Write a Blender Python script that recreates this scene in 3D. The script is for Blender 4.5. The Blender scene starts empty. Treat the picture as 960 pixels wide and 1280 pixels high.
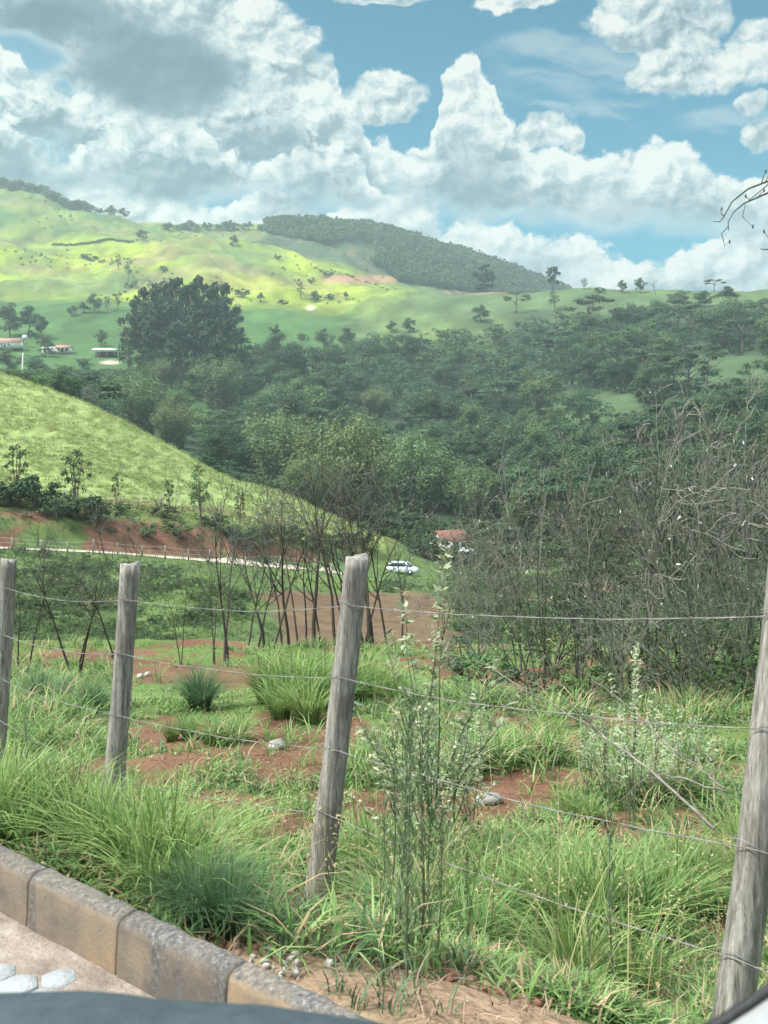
EXPOSURE = 1.5
SKY, CLOUD, SUN, SUN_ANGLE, OVERHEAD_FILL = .05, .265, 3.1, 13.0, 1.45
HAZE = .00020
import bpy, math, random
import numpy as np

F, HZ, CX, CAMZ = 1250.0, 560.0, 480.0, 1.405     # lens and eye level used to lay out distances in metres
SC = bpy.context.scene
COL = SC.collection
PI = math.pi
SUN_EL, SUN_AZ = math.radians(55), math.radians(-108)  # azimuth from +Y towards +X
SUN_DIR = np.array([math.cos(SUN_EL)*math.sin(SUN_AZ), math.cos(SUN_EL)*math.cos(SUN_AZ), math.sin(SUN_EL)])


def P(px, y, d):
    return np.array([(px-CX)/F*d, d, CAMZ+(HZ-y)/F*d])


# ------------------------------------------------------------------ numeric helpers
def pchip(x, y, xq):
    """monotone cubic; y may be (n,) or (n,m)"""
    x = np.asarray(x, float); y = np.asarray(y, float); xq = np.asarray(xq, float)
    h = np.diff(x); dl = (np.diff(y, axis=0).T/h).T
    m = np.zeros_like(y)
    m[0], m[-1] = dl[0], dl[-1]
    a, b = dl[:-1], dl[1:]
    s = a*b > 0
    w1 = (2*h[1:]+h[:-1]); w2 = (h[1:]+2*h[:-1])
    if y.ndim > 1:
        w1, w2 = w1[:, None], w2[:, None]
    with np.errstate(divide='ignore', invalid='ignore'):
        hm = (w1+w2)/(w1/a+w2/b)
    m[1:-1] = np.where(s, hm, 0)
    i = np.clip(np.searchsorted(x, xq)-1, 0, len(x)-2)
    t = np.clip((xq-x[i])/h[i], 0, 1); hh = h[i]
    if y.ndim > 1:
        t, hh = t[:, None], hh[:, None]
    t2, t3 = t*t, t*t*t
    return (2*t3-3*t2+1)*y[i]+(t3-2*t2+t)*hh*m[i]+(-2*t3+3*t2)*y[i+1]+(t3-t2)*hh*m[i+1]


def _hash(ix, iy, seed):
    n = (ix.astype(np.int64)*374761393 + iy.astype(np.int64)*668265263 + seed*1442695041) & 0xffffffff
    n = ((n ^ (n >> 13))*1274126177) & 0xffffffff
    n = ((n ^ (n >> 16))*2246822519) & 0xffffffff
    return ((n ^ (n >> 15)) & 0xffffff)/float(0xffffff)


def vnoise(x, y, seed=0):
    x = np.asarray(x, float); y = np.asarray(y, float)
    ix, iy = np.floor(x), np.floor(y)
    fx, fy = x-ix, y-iy
    fx, fy = fx*fx*(3-2*fx), fy*fy*(3-2*fy)
    a = _hash(ix, iy, seed); b = _hash(ix+1, iy, seed); c = _hash(ix, iy+1, seed); d = _hash(ix+1, iy+1, seed)
    return (a*(1-fx)+b*fx)*(1-fy)+(c*(1-fx)+d*fx)*fy


def fbm(x, y, octv=4, seed=0):
    s = 0; a = .5; t = 0
    for o in range(octv):
        s = s+a*vnoise(np.asarray(x)*2**o+17*o, np.asarray(y)*2**o-9*o, seed+o); t += a; a *= .5
    return s/t


def sstep(a, b, x):
    t = np.clip((np.asarray(x, float)-a)/(b-a), 0, 1)
    return t*t*(3-2*t)


def unit(v):
    v = np.asarray(v, float)
    return v/np.maximum(np.linalg.norm(v, axis=-1, keepdims=True), 1e-9)


# ------------------------------------------------------------------ mesh builder
class MB:
    def __init__(s):
        s.v = []; s.f = []; s.n = 0

    def add(s, V, Fc):
        """Fc: array (n,k) of indices into V"""
        V = np.asarray(V, float).reshape(-1, 3); Fc = np.asarray(Fc, int)
        s.v.append(V); s.f.append(Fc+s.n); s.n += len(V)
        return s

    def merge(s, o, M=None, t=None):
        V = np.concatenate(o.v)
        if M is not None: V = V@np.asarray(M).T
        if t is not None: V = V+np.asarray(t)
        for Fc in o.f: s.f.append(Fc+s.n)
        s.v.append(V); s.n += len(V)
        return s

    def mesh(s, name, mats=(), smooth=False):
        V = np.concatenate(s.v) if s.v else np.zeros((0, 3))
        me = bpy.data.meshes.new(name)
        me.vertices.add(len(V)); me.vertices.foreach_set('co', V.ravel())
        idx = np.concatenate([Fc.ravel() for Fc in s.f])
        tot = np.concatenate([np.full(len(Fc), Fc.shape[1]) for Fc in s.f])
        st = np.concatenate([[0], np.cumsum(tot)[:-1]])
        me.loops.add(len(idx)); me.loops.foreach_set('vertex_index', idx.astype(np.int32))
        me.polygons.add(len(tot)); me.polygons.foreach_set('loop_start', st.astype(np.int32))
        try: me.polygons.foreach_set('loop_total', tot.astype(np.int32))
        except Exception: pass
        if smooth: me.polygons.foreach_set('use_smooth', np.ones(len(tot), bool))
        for m in (mats if isinstance(mats, (list, tuple)) else [mats]): me.materials.append(m)
        me.update(calc_edges=True); me.validate()
        return me

    def obj(s, name, mats=(), parent=None, smooth=False):
        o = bpy.data.objects.new(name, s.mesh(name, mats, smooth)); COL.objects.link(o)
        if parent is not None: o.parent = parent
        return o


def box(mb, c, size, rot=None):
    c = np.asarray(c, float); h = np.asarray(size, float)/2
    V = np.array([[x, y, z] for x in (-1, 1) for y in (-1, 1) for z in (-1, 1)])*h
    if rot is not None: V = V@np.asarray(rot).T
    mb.add(V+c, [[0, 1, 3, 2], [4, 6, 7, 5], [0, 4, 5, 1], [2, 3, 7, 6], [0, 2, 6, 4], [1, 5, 7, 3]])
    return mb


def tube(mb, pts, rad, sides=6, caps=True):
    pts = np.asarray(pts, float); n = len(pts)
    rad = np.broadcast_to(np.asarray(rad, float), (n,))
    T = unit(np.gradient(pts, axis=0))
    ref = np.array([0.31, 0.17, 1.0]) if abs(T[:, 2]).mean() < .8 else np.array([1.0, .2, .05])
    A = unit(np.cross(T, ref)); B = np.cross(T, A)
    th = np.linspace(0, 2*PI, sides, endpoint=False)
    V = pts[:, None]+rad[:, None, None]*(A[:, None]*np.cos(th)[None, :, None]+B[:, None]*np.sin(th)[None, :, None])
    i = np.arange(n-1)[:, None]*sides; j = np.arange(sides)[None]; k = (j+1) % sides
    Fc = np.stack([i+j, i+k, i+sides+k, i+sides+j], -1).reshape(-1, 4)
    mb.add(V.reshape(-1, 3), Fc)
    if caps and sides > 3:
        mb.f.append(np.array([np.arange(sides)[::-1]])+mb.n-n*sides); mb.f.append(np.array([np.arange(sides)])+mb.n-sides)
    return mb


def prism(mb, prof, y0, y1, inset=None):
    """closed profile [(x,z)] extruded along y"""
    p = np.asarray(prof, float); n = len(p)
    V = np.concatenate([np.c_[p[:, 0], np.full(n, y0), p[:, 1]], np.c_[p[:, 0], np.full(n, y1), p[:, 1]]])
    i = np.arange(n); k = (i+1) % n
    mb.add(V, np.stack([i, k, k+n, i+n], -1))
    mb.f.append(np.array([i[::-1]])+mb.n-2*n); mb.f.append(np.array([i+n])+mb.n-2*n)
    return mb


def cards(mb, C, N, L, W, rng, up=None):
    """leaf shaped quads: centres C, normals N, length L, width W"""
    n = len(C); N = unit(N)
    t = rng.normal(size=(n, 3)) if up is None else up
    t = unit(t-N*np.sum(t*N, -1, keepdims=True)); b = np.cross(N, t)
    L = np.broadcast_to(np.asarray(L, float), (n,))[:, None]; W = np.broadcast_to(np.asarray(W, float), (n,))[:, None]
    V = np.stack([C-t*L/2, C+b*W/2-t*L*.08, C+t*L/2, C-b*W/2-t*L*.08], 1)
    mb.add(V.reshape(-1, 3), np.arange(4*n).reshape(n, 4))
    return mb


def blades(mb, B, H, az, lean, W, rng, seg=3, droop=.35):
    """grass blades: bases B, heights H, lean direction az, lean amount (horizontal/height), width W"""
    n = len(B)
    H = np.broadcast_to(np.asarray(H, float), (n,)); W = np.broadcast_to(np.asarray(W, float), (n,)); lean = np.broadcast_to(np.asarray(lean, float), (n,))
    d = np.c_[np.cos(az), np.sin(az), np.zeros(n)]; s = np.c_[-np.sin(az), np.cos(az), np.zeros(n)]
    tw = rng.uniform(-.6, .6, n)[:, None]; s = unit(s+d*tw)
    out = []
    for k in range(seg+1):
        t = k/seg
        h = H*(t-droop*lean*t*t*t); r = H*lean*(t**1.8)
        w = W*(1-t)**.6*(.55+.45*min(1, t*3)) if k < seg else W*0.03
        c = B+d*r[:, None]; c[:, 2] += h
        out += [c-s*(w/2)[:, None], c+s*(w/2)[:, None]]
    V = np.stack(out, 1); m = 2*(seg+1)
    q = np.array([[2*k, 2*k+1, 2*k+3, 2*k+2] for k in range(seg)])
    Fc = (np.arange(n)[:, None, None]*m+q[None]).reshape(-1, 4)
    mb.add(V.reshape(-1, 3), Fc)
    return mb


def rotz(a):
    c, s = math.cos(a), math.sin(a)
    return np.array([[c, -s, 0], [s, c, 0], [0, 0, 1.]])


# ------------------------------------------------------------------ scene bookkeeping
def tag(o, label=None, cat=None, group=None, kind=None):
    if label: o['label'] = label
    if cat: o['category'] = cat
    if group: o['group'] = group
    if kind: o['kind'] = kind
    return o


def thing(name, label, cat, loc=(0, 0, 0), rz=0, group=None, scale=1):
    o = bpy.data.objects.new(name, None); COL.objects.link(o)
    o.empty_display_size = .2
    o.location = loc; o.rotation_euler = (0, 0, rz); o.scale = (scale,)*3 if np.isscalar(scale) else scale
    return tag(o, label, cat, group)


def link(name, me, parent=None):
    o = bpy.data.objects.new(name, me); COL.objects.link(o)
    if parent is not None: o.parent = parent
    return o


def put(name, parts, label, cat, loc, rz=0, scale=1, group=None):
    """a thing made from shared meshes: parts = [(part_name, mesh)]; one mesh alone becomes the thing itself"""
    if len(parts) == 1:
        o = link(name, parts[0][1]); o.location = loc; o.rotation_euler = (0, 0, rz)
        o.scale = (scale,)*3 if np.isscalar(scale) else scale
        return tag(o, label, cat, group)
    t = thing(name, label, cat, loc, rz, group, scale)
    for pn, me, *sub in parts:
        o = link(pn, me, t)
        for sn, sm_ in sub: link(sn, sm_, o)
    return t


# ------------------------------------------------------------------ materials
class NT:
    def __init__(s, tree): s.t = tree; s.n = tree.nodes; s.l = tree.links

    def node(s, typ, props=None, **ins):
        nd = s.n.new(typ)
        for k, v in (props or {}).items(): setattr(nd, k, v)
        for k, v in ins.items(): s.set(nd, k, v)
        return nd

    def set(s, nd, k, v):
        k2 = int(k[1:]) if k[0] == '_' and k[1:].isdigit() else k.replace('__', ' ')
        i = nd.inputs[k2]
        if isinstance(v, bpy.types.NodeSocket): s.l.new(v, i)
        elif isinstance(v, bpy.types.Node): s.l.new(v.outputs[0], i)
        else:
            if i.type == 'RGBA' and len(v) == 3: v = (*v, 1)
            i.default_value = v

    def m(s, op, a, b=0.0, c=0.0, clamp=False):
        nd = s.n.new('ShaderNodeMath'); nd.operation = op; nd.use_clamp = clamp
        for i, v in enumerate((a, b, c)):
            if isinstance(v, bpy.types.NodeSocket): s.l.new(v, nd.inputs[i])
            elif isinstance(v, bpy.types.Node): s.l.new(v.outputs[0], nd.inputs[i])
            else: nd.inputs[i].default_value = v
        return nd.outputs[0]

    def ramp(s, fac, stops, interp='LINEAR'):
        nd = s.n.new('ShaderNodeValToRGB'); cr = nd.color_ramp; cr.interpolation = interp
        while len(cr.elements) < len(stops): cr.elements.new(.5)
        for e, (p, c) in zip(cr.elements, stops):
            e.position = p; e.color = (*c, 1) if len(c) == 3 else c
        s.set(nd, 'Fac', fac)
        return nd.outputs[0]

    def mix(s, fac, a, b, blend='MIX'):
        nd = s.n.new('ShaderNodeMix'); nd.data_type = 'RGBA'; nd.blend_type = blend
        for i, v in ((0, fac), (6, a), (7, b)):
            if isinstance(v, bpy.types.NodeSocket): s.l.new(v, nd.inputs[i])
            else: nd.inputs[i].default_value = v if i == 0 else ((*v, 1) if len(v) == 3 else v)
        return nd.outputs[2]

    def sm(s, a, b, x):
        nd = s.n.new('ShaderNodeMapRange'); nd.interpolation_type = 'SMOOTHSTEP'
        s.set(nd, 'Value', x)
        for k, v in (('From Min', a), ('From Max', b)): s.set(nd, k, v)
        return nd.outputs[0]


def newmat(name):
    m = bpy.data.materials.new(name); m.use_nodes = True
    t = NT(m.node_tree); t.n.clear()
    out = t.node('ShaderNodeOutputMaterial')
    return m, t, out


def mat_plain(name, stops, scale=6, rough=.8, detail=4, bump=.2, bscale=None, stretch=(1, 1, 1), coord='Object', metal=0, spec=.3):
    m, t, out = newmat(name)
    tc = t.node('ShaderNodeTexCoord')
    mp = t.node('ShaderNodeMapping', Vector=tc.outputs[coord], Scale=stretch)
    nz = t.node('ShaderNodeTexNoise', Vector=mp, Scale=scale, Detail=detail, Roughness=.62)
    col = t.ramp(nz.outputs[0], [(.28+.44*i/max(1, len(stops)-1), c) for i, c in enumerate(stops)])
    bs = t.node('ShaderNodeBsdfPrincipled', Base__Color=col, Roughness=rough, Metallic=metal)
    bs.inputs['Specular IOR Level'].default_value = spec
    if bump:
        n2 = t.node('ShaderNodeTexNoise', Vector=mp, Scale=bscale or scale*4, Detail=5)
        bp = t.node('ShaderNodeBump', Strength=bump, Distance=.02, Height=n2.outputs[0])
        t.set(bs, 'Normal', bp)
    t.set(out, 'Surface', bs)
    return m


def mat_leaf(name, stops, trans=.3, rough=.7, var=.25, spec=.08, patch=0.0):
    """foliage: colour differs per leaf and per plant; some light passes through"""
    m, t, out = newmat(name)
    geo = t.node('ShaderNodeNewGeometry'); oi = t.node('ShaderNodeObjectInfo')
    f = geo.outputs['Random Per Island']
    if patch:
        nz = t.node('ShaderNodeTexNoise', Vector=geo.outputs['Position'], Scale=patch, Detail=3)
        f = t.m('ADD', t.m('MULTIPLY', f, .45), t.m('MULTIPLY', t.sm(.3, .7, nz.outputs[0]), .55))
    col = t.ramp(f, [(i/max(1, len(stops)-1), c) for i, c in enumerate(stops)])
    hs = t.node('ShaderNodeHueSaturation', Color=col)
    t.set(hs, 'Hue', t.m('ADD', t.m('MULTIPLY', oi.outputs['Random'], .05), .475))
    t.set(hs, 'Value', t.m('ADD', t.m('MULTIPLY', t.m('FRACT', t.m('MULTIPLY', oi.outputs['Random'], 7.31)), var*2), 1-var))
    bs = t.node('ShaderNodeBsdfPrincipled', Base__Color=hs.outputs[0], Roughness=rough)
    bs.inputs['Specular IOR Level'].default_value = spec
    tr = t.node('ShaderNodeBsdfTranslucent', Color=hs.outputs[0])
    mx = t.node('ShaderNodeMixShader', Fac=trans)
    t.l.new(bs.outputs[0], mx.inputs[1]); t.l.new(tr.outputs[0], mx.inputs[2])
    t.set(out, 'Surface', mx)
    return m
# ------------------------------------------------------------------ camera, colour management
cam = bpy.data.objects.new('camera', bpy.data.cameras.new('camera')); COL.objects.link(cam)
cam.data.sensor_width = 36; cam.data.sensor_fit = 'AUTO'
cam.data.lens = 36*F/1280
cam.data.shift_y = (HZ-640)/1280
cam.data.clip_start = .05; cam.data.clip_end = 12000
cam.location = (0, 0, CAMZ); cam.rotation_euler = (PI/2, 0, 0)
cam.data.dof.use_dof = True; cam.data.dof.focus_distance = 14; cam.data.dof.aperture_fstop = 13
SC.camera = cam
SC.view_settings.view_transform = 'Standard'; SC.view_settings.look = 'None'
SC.view_settings.exposure = EXPOSURE; SC.view_settings.gamma = 1; SC.view_settings.use_curve_mapping = False
SC.cycles.max_bounces = 6; SC.cycles.diffuse_bounces = 4; SC.cycles.transmission_bounces = 3; SC.cycles.transparent_max_bounces = 6
SC.cycles.glossy_bounces = 2; SC.cycles.volume_bounces = 1
SC.cycles.sample_clamp_indirect = 6
SC.cycles.caustics_reflective = False; SC.cycles.caustics_refractive = False

# ------------------------------------------------------------------ sky with cumulus, all in azimuth / elevation
W = bpy.data.worlds.new('World'); SC.world = W; W.use_nodes = True
t = NT(W.node_tree); t.n.clear()
out = t.node('ShaderNodeOutputWorld')
sky = t.node('ShaderNodeTexSky', {'sky_type': 'NISHITA', 'sun_disc': False, 'sun_elevation': SUN_EL, 'sun_rotation': SUN_AZ,
                                  'air_density': 1.0, 'dust_density': .6, 'ozone_density': 2.5})
skyc = t.node('ShaderNodeHueSaturation', Color=sky.outputs[0], Hue=.466, Saturation=1.75, Value=.66)
tc = t.node('ShaderNodeTexCoord')
sp = t.node('ShaderNodeSeparateXYZ', Vector=tc.outputs['Generated'])
X, Y, Z = sp.outputs
az = t.m('ARCTAN2', X, Y)
el = t.m('DIVIDE', Z, t.m('MAXIMUM', t.m('SQRT', t.m('ADD', t.m('MULTIPLY', X, X), t.m('MULTIPLY', Y, Y))), .02))


def azel(px, y):
    a = math.atan((px-CX)/F)
    return a, (HZ-y)/F*math.cos(a)


def vec(a, e, s=(1, 1), z=0.0):
    return t.node('ShaderNodeCombineXYZ', X=t.m('MULTIPLY', a, s[0]), Y=t.m('MULTIPLY', e, s[1]), Z=z).outputs[0]


def blob(a, e, px, y, rx, ry):
    """1 at the middle, 0 on the rim, negative outside"""
    A, E = azel(px, y)
    u = t.m('MULTIPLY', t.m('SUBTRACT', a, A), F/rx); v = t.m('MULTIPLY', t.m('SUBTRACT', e, E), F/ry)
    return t.m('SUBTRACT', 1.0, t.m('SQRT', t.m('ADD', t.m('MULTIPLY', u, u), t.m('MULTIPLY', v, v))))


def warped(a, e, amount, scale, seed):
    nz = t.node('ShaderNodeTexNoise', {'noise_dimensions': '2D'}, Vector=vec(a, e, (1, 1), seed), Scale=scale, Detail=3.0, Roughness=.55)
    s = t.node('ShaderNodeSeparateXYZ', Vector=nz.outputs[1])
    return (t.m('ADD', a, t.m('MULTIPLY', t.m('SUBTRACT', s.outputs[0], .5), amount)),
            t.m('ADD', e, t.m('MULTIPLY', t.m('SUBTRACT', s.outputs[1], .5), amount)))


def billow(a, e):
    vo = t.node('ShaderNodeTexVoronoi', {'feature': 'SMOOTH_F1', 'voronoi_dimensions': '2D', 'normalize': True}, Vector=vec(a, e, (1, 1.15)),
                Scale=13.0, Detail=5.0, Roughness=.55, Lacunarity=2.25, Smoothness=.25)
    nz = t.node('ShaderNodeTexNoise', {'noise_dimensions': '2D'}, Vector=vec(a, e, (1, 1.1)), Scale=46.0, Detail=5.0, Roughness=.6)
    return t.m('ADD', t.m('SUBTRACT', 1.0, vo.outputs['Distance']), t.m('MULTIPLY', t.m('SUBTRACT', nz.outputs[0], .5), .12))


wa, we = warped(az, el, .022, 24, .2)


def curve(a, pts, lo=0.0):
    """elevation of an outline against azimuth, from a list of bearings and heights"""
    fc = t.node('ShaderNodeFloatCurve', Value=t.m('DIVIDE', t.m('ADD', a, .6), 1.2, clamp=True))
    cv = fc.mapping.curves[0]
    q = [((azel(p, 0)[0]+.6)/1.2, (azel(p, y)[1]+.1)/.7) for p, y in pts]
    q = [(0.0, q[0][1])]+q+[(1.0, q[-1][1])]
    while len(cv.points) < len(q): cv.points.new(.5, .5)
    for c, (x, y) in zip(cv.points, q): c.location = (x, y); c.handle_type = 'AUTO'
    fc.mapping.update()
    return t.m('SUBTRACT', t.m('MULTIPLY', fc.outputs[0], .7), .1)


b0 = billow(wa, we)
b1 = billow(t.m('SUBTRACT', wa, .006), t.m('ADD', we, .008))
bb = t.m('MULTIPLY', t.m('SUBTRACT', b0, .62), 1.25)
rel = t.m('MULTIPLY', t.m('SUBTRACT', b0, b1), 3.6)
rel = t.m('ADD', t.m('MAXIMUM', t.m('MINIMUM', rel, .42), -.34), t.m('MULTIPLY', t.m('SUBTRACT', b0, .62), .55))
lo = t.node('ShaderNodeTexNoise', {'noise_dimensions': '2D'}, Vector=vec(wa, we, (1, 1.5), .6), Scale=11.0, Detail=2.5, Roughness=.5)
big = t.m('SUBTRACT', lo.outputs[0], .5)
sa, se = warped(az, el, .05, 7, .8)
RAMP = [(0.0, (.11, .21, .29)), (.25, (.22, .35, .42)), (.5, (.50, .64, .68)), (.75, (.80, .90, .88)), (1.0, (1.08, 1.1, 1.04))]


def bank(tops, bots, dark=0.0, tw=.05):
    """one bank of cumulus: bright billowing top, grey flat base -> mask, light"""
    tp = curve(wa, tops)
    ht = t.m('ADD', t.m('MULTIPLY', t.m('MINIMUM', t.m('DIVIDE', t.m('SUBTRACT', tp, we), tw), 1.0), .62), bb)
    mk = t.sm(0.0, .13, ht)
    bt = curve(sa, bots)
    hb = t.m('ADD', t.m('SUBTRACT', se, bt), t.m('MULTIPLY', big, .05))
    mk = t.m('MULTIPLY', mk, t.sm(-.012, .022, hb))
    v = t.m('DIVIDE', t.m('SUBTRACT', we, bt), t.m('MAXIMUM', t.m('SUBTRACT', tp, bt), .02), clamp=True)
    li = t.m('ADD', t.m('SUBTRACT', t.m('MULTIPLY', t.m('POWER', v, .75), .70), dark-.03), t.m('ADD', t.m('MULTIPLY', rel, t.m('ADD', .30, t.m('MULTIPLY', t.sm(.15, .8, v), .75))), t.m('MULTIPLY', big, .5)))
    li = t.m('ADD', li, t.m('MULTIPLY', t.sm(.5, .05, ht), .25))
    return mk, li


def puffs(lst, dark=0.0):
    Lb = -1.0
    for i, (px, y, rx, ry) in enumerate(lst):
        q = t.m('MULTIPLY', blob(wa, we, px, y, rx, ry), 1.3)
        Lb = q if i == 0 else t.m('MAXIMUM', Lb, q)
    hh = t.m('ADD', t.m('MULTIPLY', Lb, .62), bb)
    return t.sm(0.0, .2, hh), hh


layers = [
    bank([(-400, 190), (-100, 200), (0, 205), (110, 205), (200, 222), (270, 262), (340, 240), (420, 268), (480, 250), (560, 275), (640, 290), (720, 300), (760, 325), (830, 325), (900, 290), (960, 270), (1200, 200)],
         [(0, 470), (960, 470)], .0),
    bank([(-400, 150), (300, 190), (440, 190), (475, 172), (520, 190), (540, 175), (552, 100), (585, 84), (610, 100), (640, 158), (680, 192), (740, 196), (800, 184), (850, 196), (900, 206), (960, 212), (1060, 180), (1250, 120)],
         [(300, 250), (450, 250), (560, 268), (700, 285), (800, 285), (960, 300), (1200, 330)], -.06),
    bank([(-300, 100), (-100, 60), (0, 68), (60, 100), (150, 120), (250, 100), (322, 98), (350, 100), (400, 100), (440, 138), (470, 190), (500, 260), (560, 330), (700, 420), (1200, 420)],
         [(-300, 170), (0, 182), (150, 200), (300, 215), (420, 240), (480, 240), (560, 320), (1200, 420)], .04, .05),
    bank([(-300, 140), (-60, 150), (0, 152), (50, 178), (100, 186), (160, 158), (230, 160), (290, 186), (330, 196), (390, 178), (440, 192), (475, 240), (560, 330), (1200, 420)],
         [(-300, 205), (0, 216), (150, 240), (300, 262), (420, 266), (480, 262), (560, 340), (1200, 430)], .02, .04),
]
mask, lit = layers[0]
lit = t.m('ADD', t.m('MULTIPLY', lit, .75), .16)
for mk, li in layers[1:]:
    lit = t.m('ADD', t.m('MULTIPLY', lit, t.m('SUBTRACT', 1.0, mk)), t.m('MULTIPLY', li, mk))
    mask = t.m('MAXIMUM', mask, mk)
# the tall grey-bellied cloud high on the left
mk, hh = puffs([(165, 40, 185, 105), (270, 45, 66, 78)])
belly = t.m('MAXIMUM', blob(sa, se, 190, 90, 120, 62), t.m('MULTIPLY', blob(sa, se, 70, 25, 110, 45), .6))
li = t.m('ADD', t.m('SUBTRACT', t.m('ADD', .70, t.m('MULTIPLY', big, .6)), t.m('MULTIPLY', t.sm(-.2, .55, belly), .70)), t.m('MULTIPLY', rel, t.m('SUBTRACT', .95, t.m('MULTIPLY', t.sm(-.3, .5, belly), .7))))
mk = t.m('MULTIPLY', mk, t.m('SUBTRACT', 1.0, t.m('MULTIPLY', t.sm(.0, .5, t.m('ADD', blob(sa, se, 28, 66, 60, 40), big)), .85)))
lit = t.m('ADD', t.m('MULTIPLY', lit, t.m('SUBTRACT', 1.0, mk)), t.m('MULTIPLY', li, mk)); mask = t.m('MAXIMUM', mask, mk)
# loose puffs
mk, hh = puffs([(345, 55, 34, 40), (372, 85, 46, 26), (485, 124, 50, 34), (682, 166, 44, 20), (805, 20, 60, 42), (855, 40, 65, 40), (865, 85, 66, 34), (948, 60, 44, 40),
                (952, 172, 24, 26), (480, -6, 70, 12), (650, -2, 60, 14), (940, 128, 18, 12), (720, 178, 14, 16)])
li = t.m('ADD', t.m('ADD', .62, rel), t.m('MULTIPLY', big, .5))
mk = t.m('MULTIPLY', mk, t.sm(-.3, .1, t.m('ADD', big, t.m('MULTIPLY', hh, .5))))
lit = t.m('ADD', t.m('MULTIPLY', lit, t.m('SUBTRACT', 1.0, mk)), t.m('MULTIPLY', li, mk)); mask = t.m('MAXIMUM', mask, mk)
# thin streaks high on the right
st = t.node('ShaderNodeTexNoise', {'noise_dimensions': '2D'}, Vector=vec(t.m('ADD', wa, t.m('MULTIPLY', we, 1.4)), t.m('ADD', we, t.m('MULTIPLY', wa, .22)), (9, 34), .4), Scale=1.0, Detail=6.0, Roughness=.62)
wz = t.m('MAXIMUM', t.m('MAXIMUM', blob(wa, we, 770, 85, 190, 52), blob(wa, we, 740, 136, 110, 20)), t.m('MAXIMUM', blob(wa, we, 880, 155, 120, 24), blob(wa, we, 665, 58, 90, 22)))
wisp = t.m('MULTIPLY', t.sm(.46, .78, t.m('ADD', st.outputs[0], t.m('MULTIPLY', wz, .2))), t.m('MULTIPLY', t.sm(0.0, .5, wz), .40))
lit = t.m('ADD', t.m('MULTIPLY', lit, mask), t.m('MULTIPLY', .8, t.m('SUBTRACT', 1.0, mask)))
mask = t.m('MAXIMUM', mask, wisp)
ccol = t.ramp(lit, RAMP)
sk = t.node('ShaderNodeBackground', Color=skyc.outputs[0], Strength=SKY)
cl = t.node('ShaderNodeBackground', Color=ccol, Strength=CLOUD)
mx = t.node('ShaderNodeMixShader', Fac=mask)
t.l.new(sk.outputs[0], mx.inputs[1]); t.l.new(cl.outputs[0], mx.inputs[2])
# unseen broken cloud glow above the view, added as soft fill from overhead
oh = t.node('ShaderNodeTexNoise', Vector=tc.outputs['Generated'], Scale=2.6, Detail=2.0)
ov = t.node('ShaderNodeBackground', Color=(.93, .98, 1.0, 1), Strength=OVERHEAD_FILL)
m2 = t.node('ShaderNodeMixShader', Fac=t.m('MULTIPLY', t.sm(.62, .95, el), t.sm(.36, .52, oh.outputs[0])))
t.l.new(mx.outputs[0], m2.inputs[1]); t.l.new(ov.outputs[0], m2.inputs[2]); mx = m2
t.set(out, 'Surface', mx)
W.cycles.sampling_method = 'MANUAL'; W.cycles.sample_map_resolution = 512

sun = bpy.data.objects.new('sun', bpy.data.lights.new('sun', 'SUN')); COL.objects.link(sun)
sun.data.energy = SUN; sun.data.angle = math.radians(SUN_ANGLE); sun.data.color = (1, .96, .90)
from mathutils import Vector
sun.rotation_euler = Vector(SUN_DIR.tolist()).to_track_quat('Z', 'Y').to_euler()
# ------------------------------------------------------------------ the land: height against bearing and distance
KT = np.array([-.775, .632]); KN = np.array([.632, .775])       # kerb direction and its normal (towards the field)
K0, K1 = 1.608, 1.695                                            # kerb face and back, along the normal


def kp(t_, n_):                                                  # kerb coordinates -> ground x, y
    return KT*t_+KN*n_


def plane(d): return -1.5-.125*d


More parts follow.
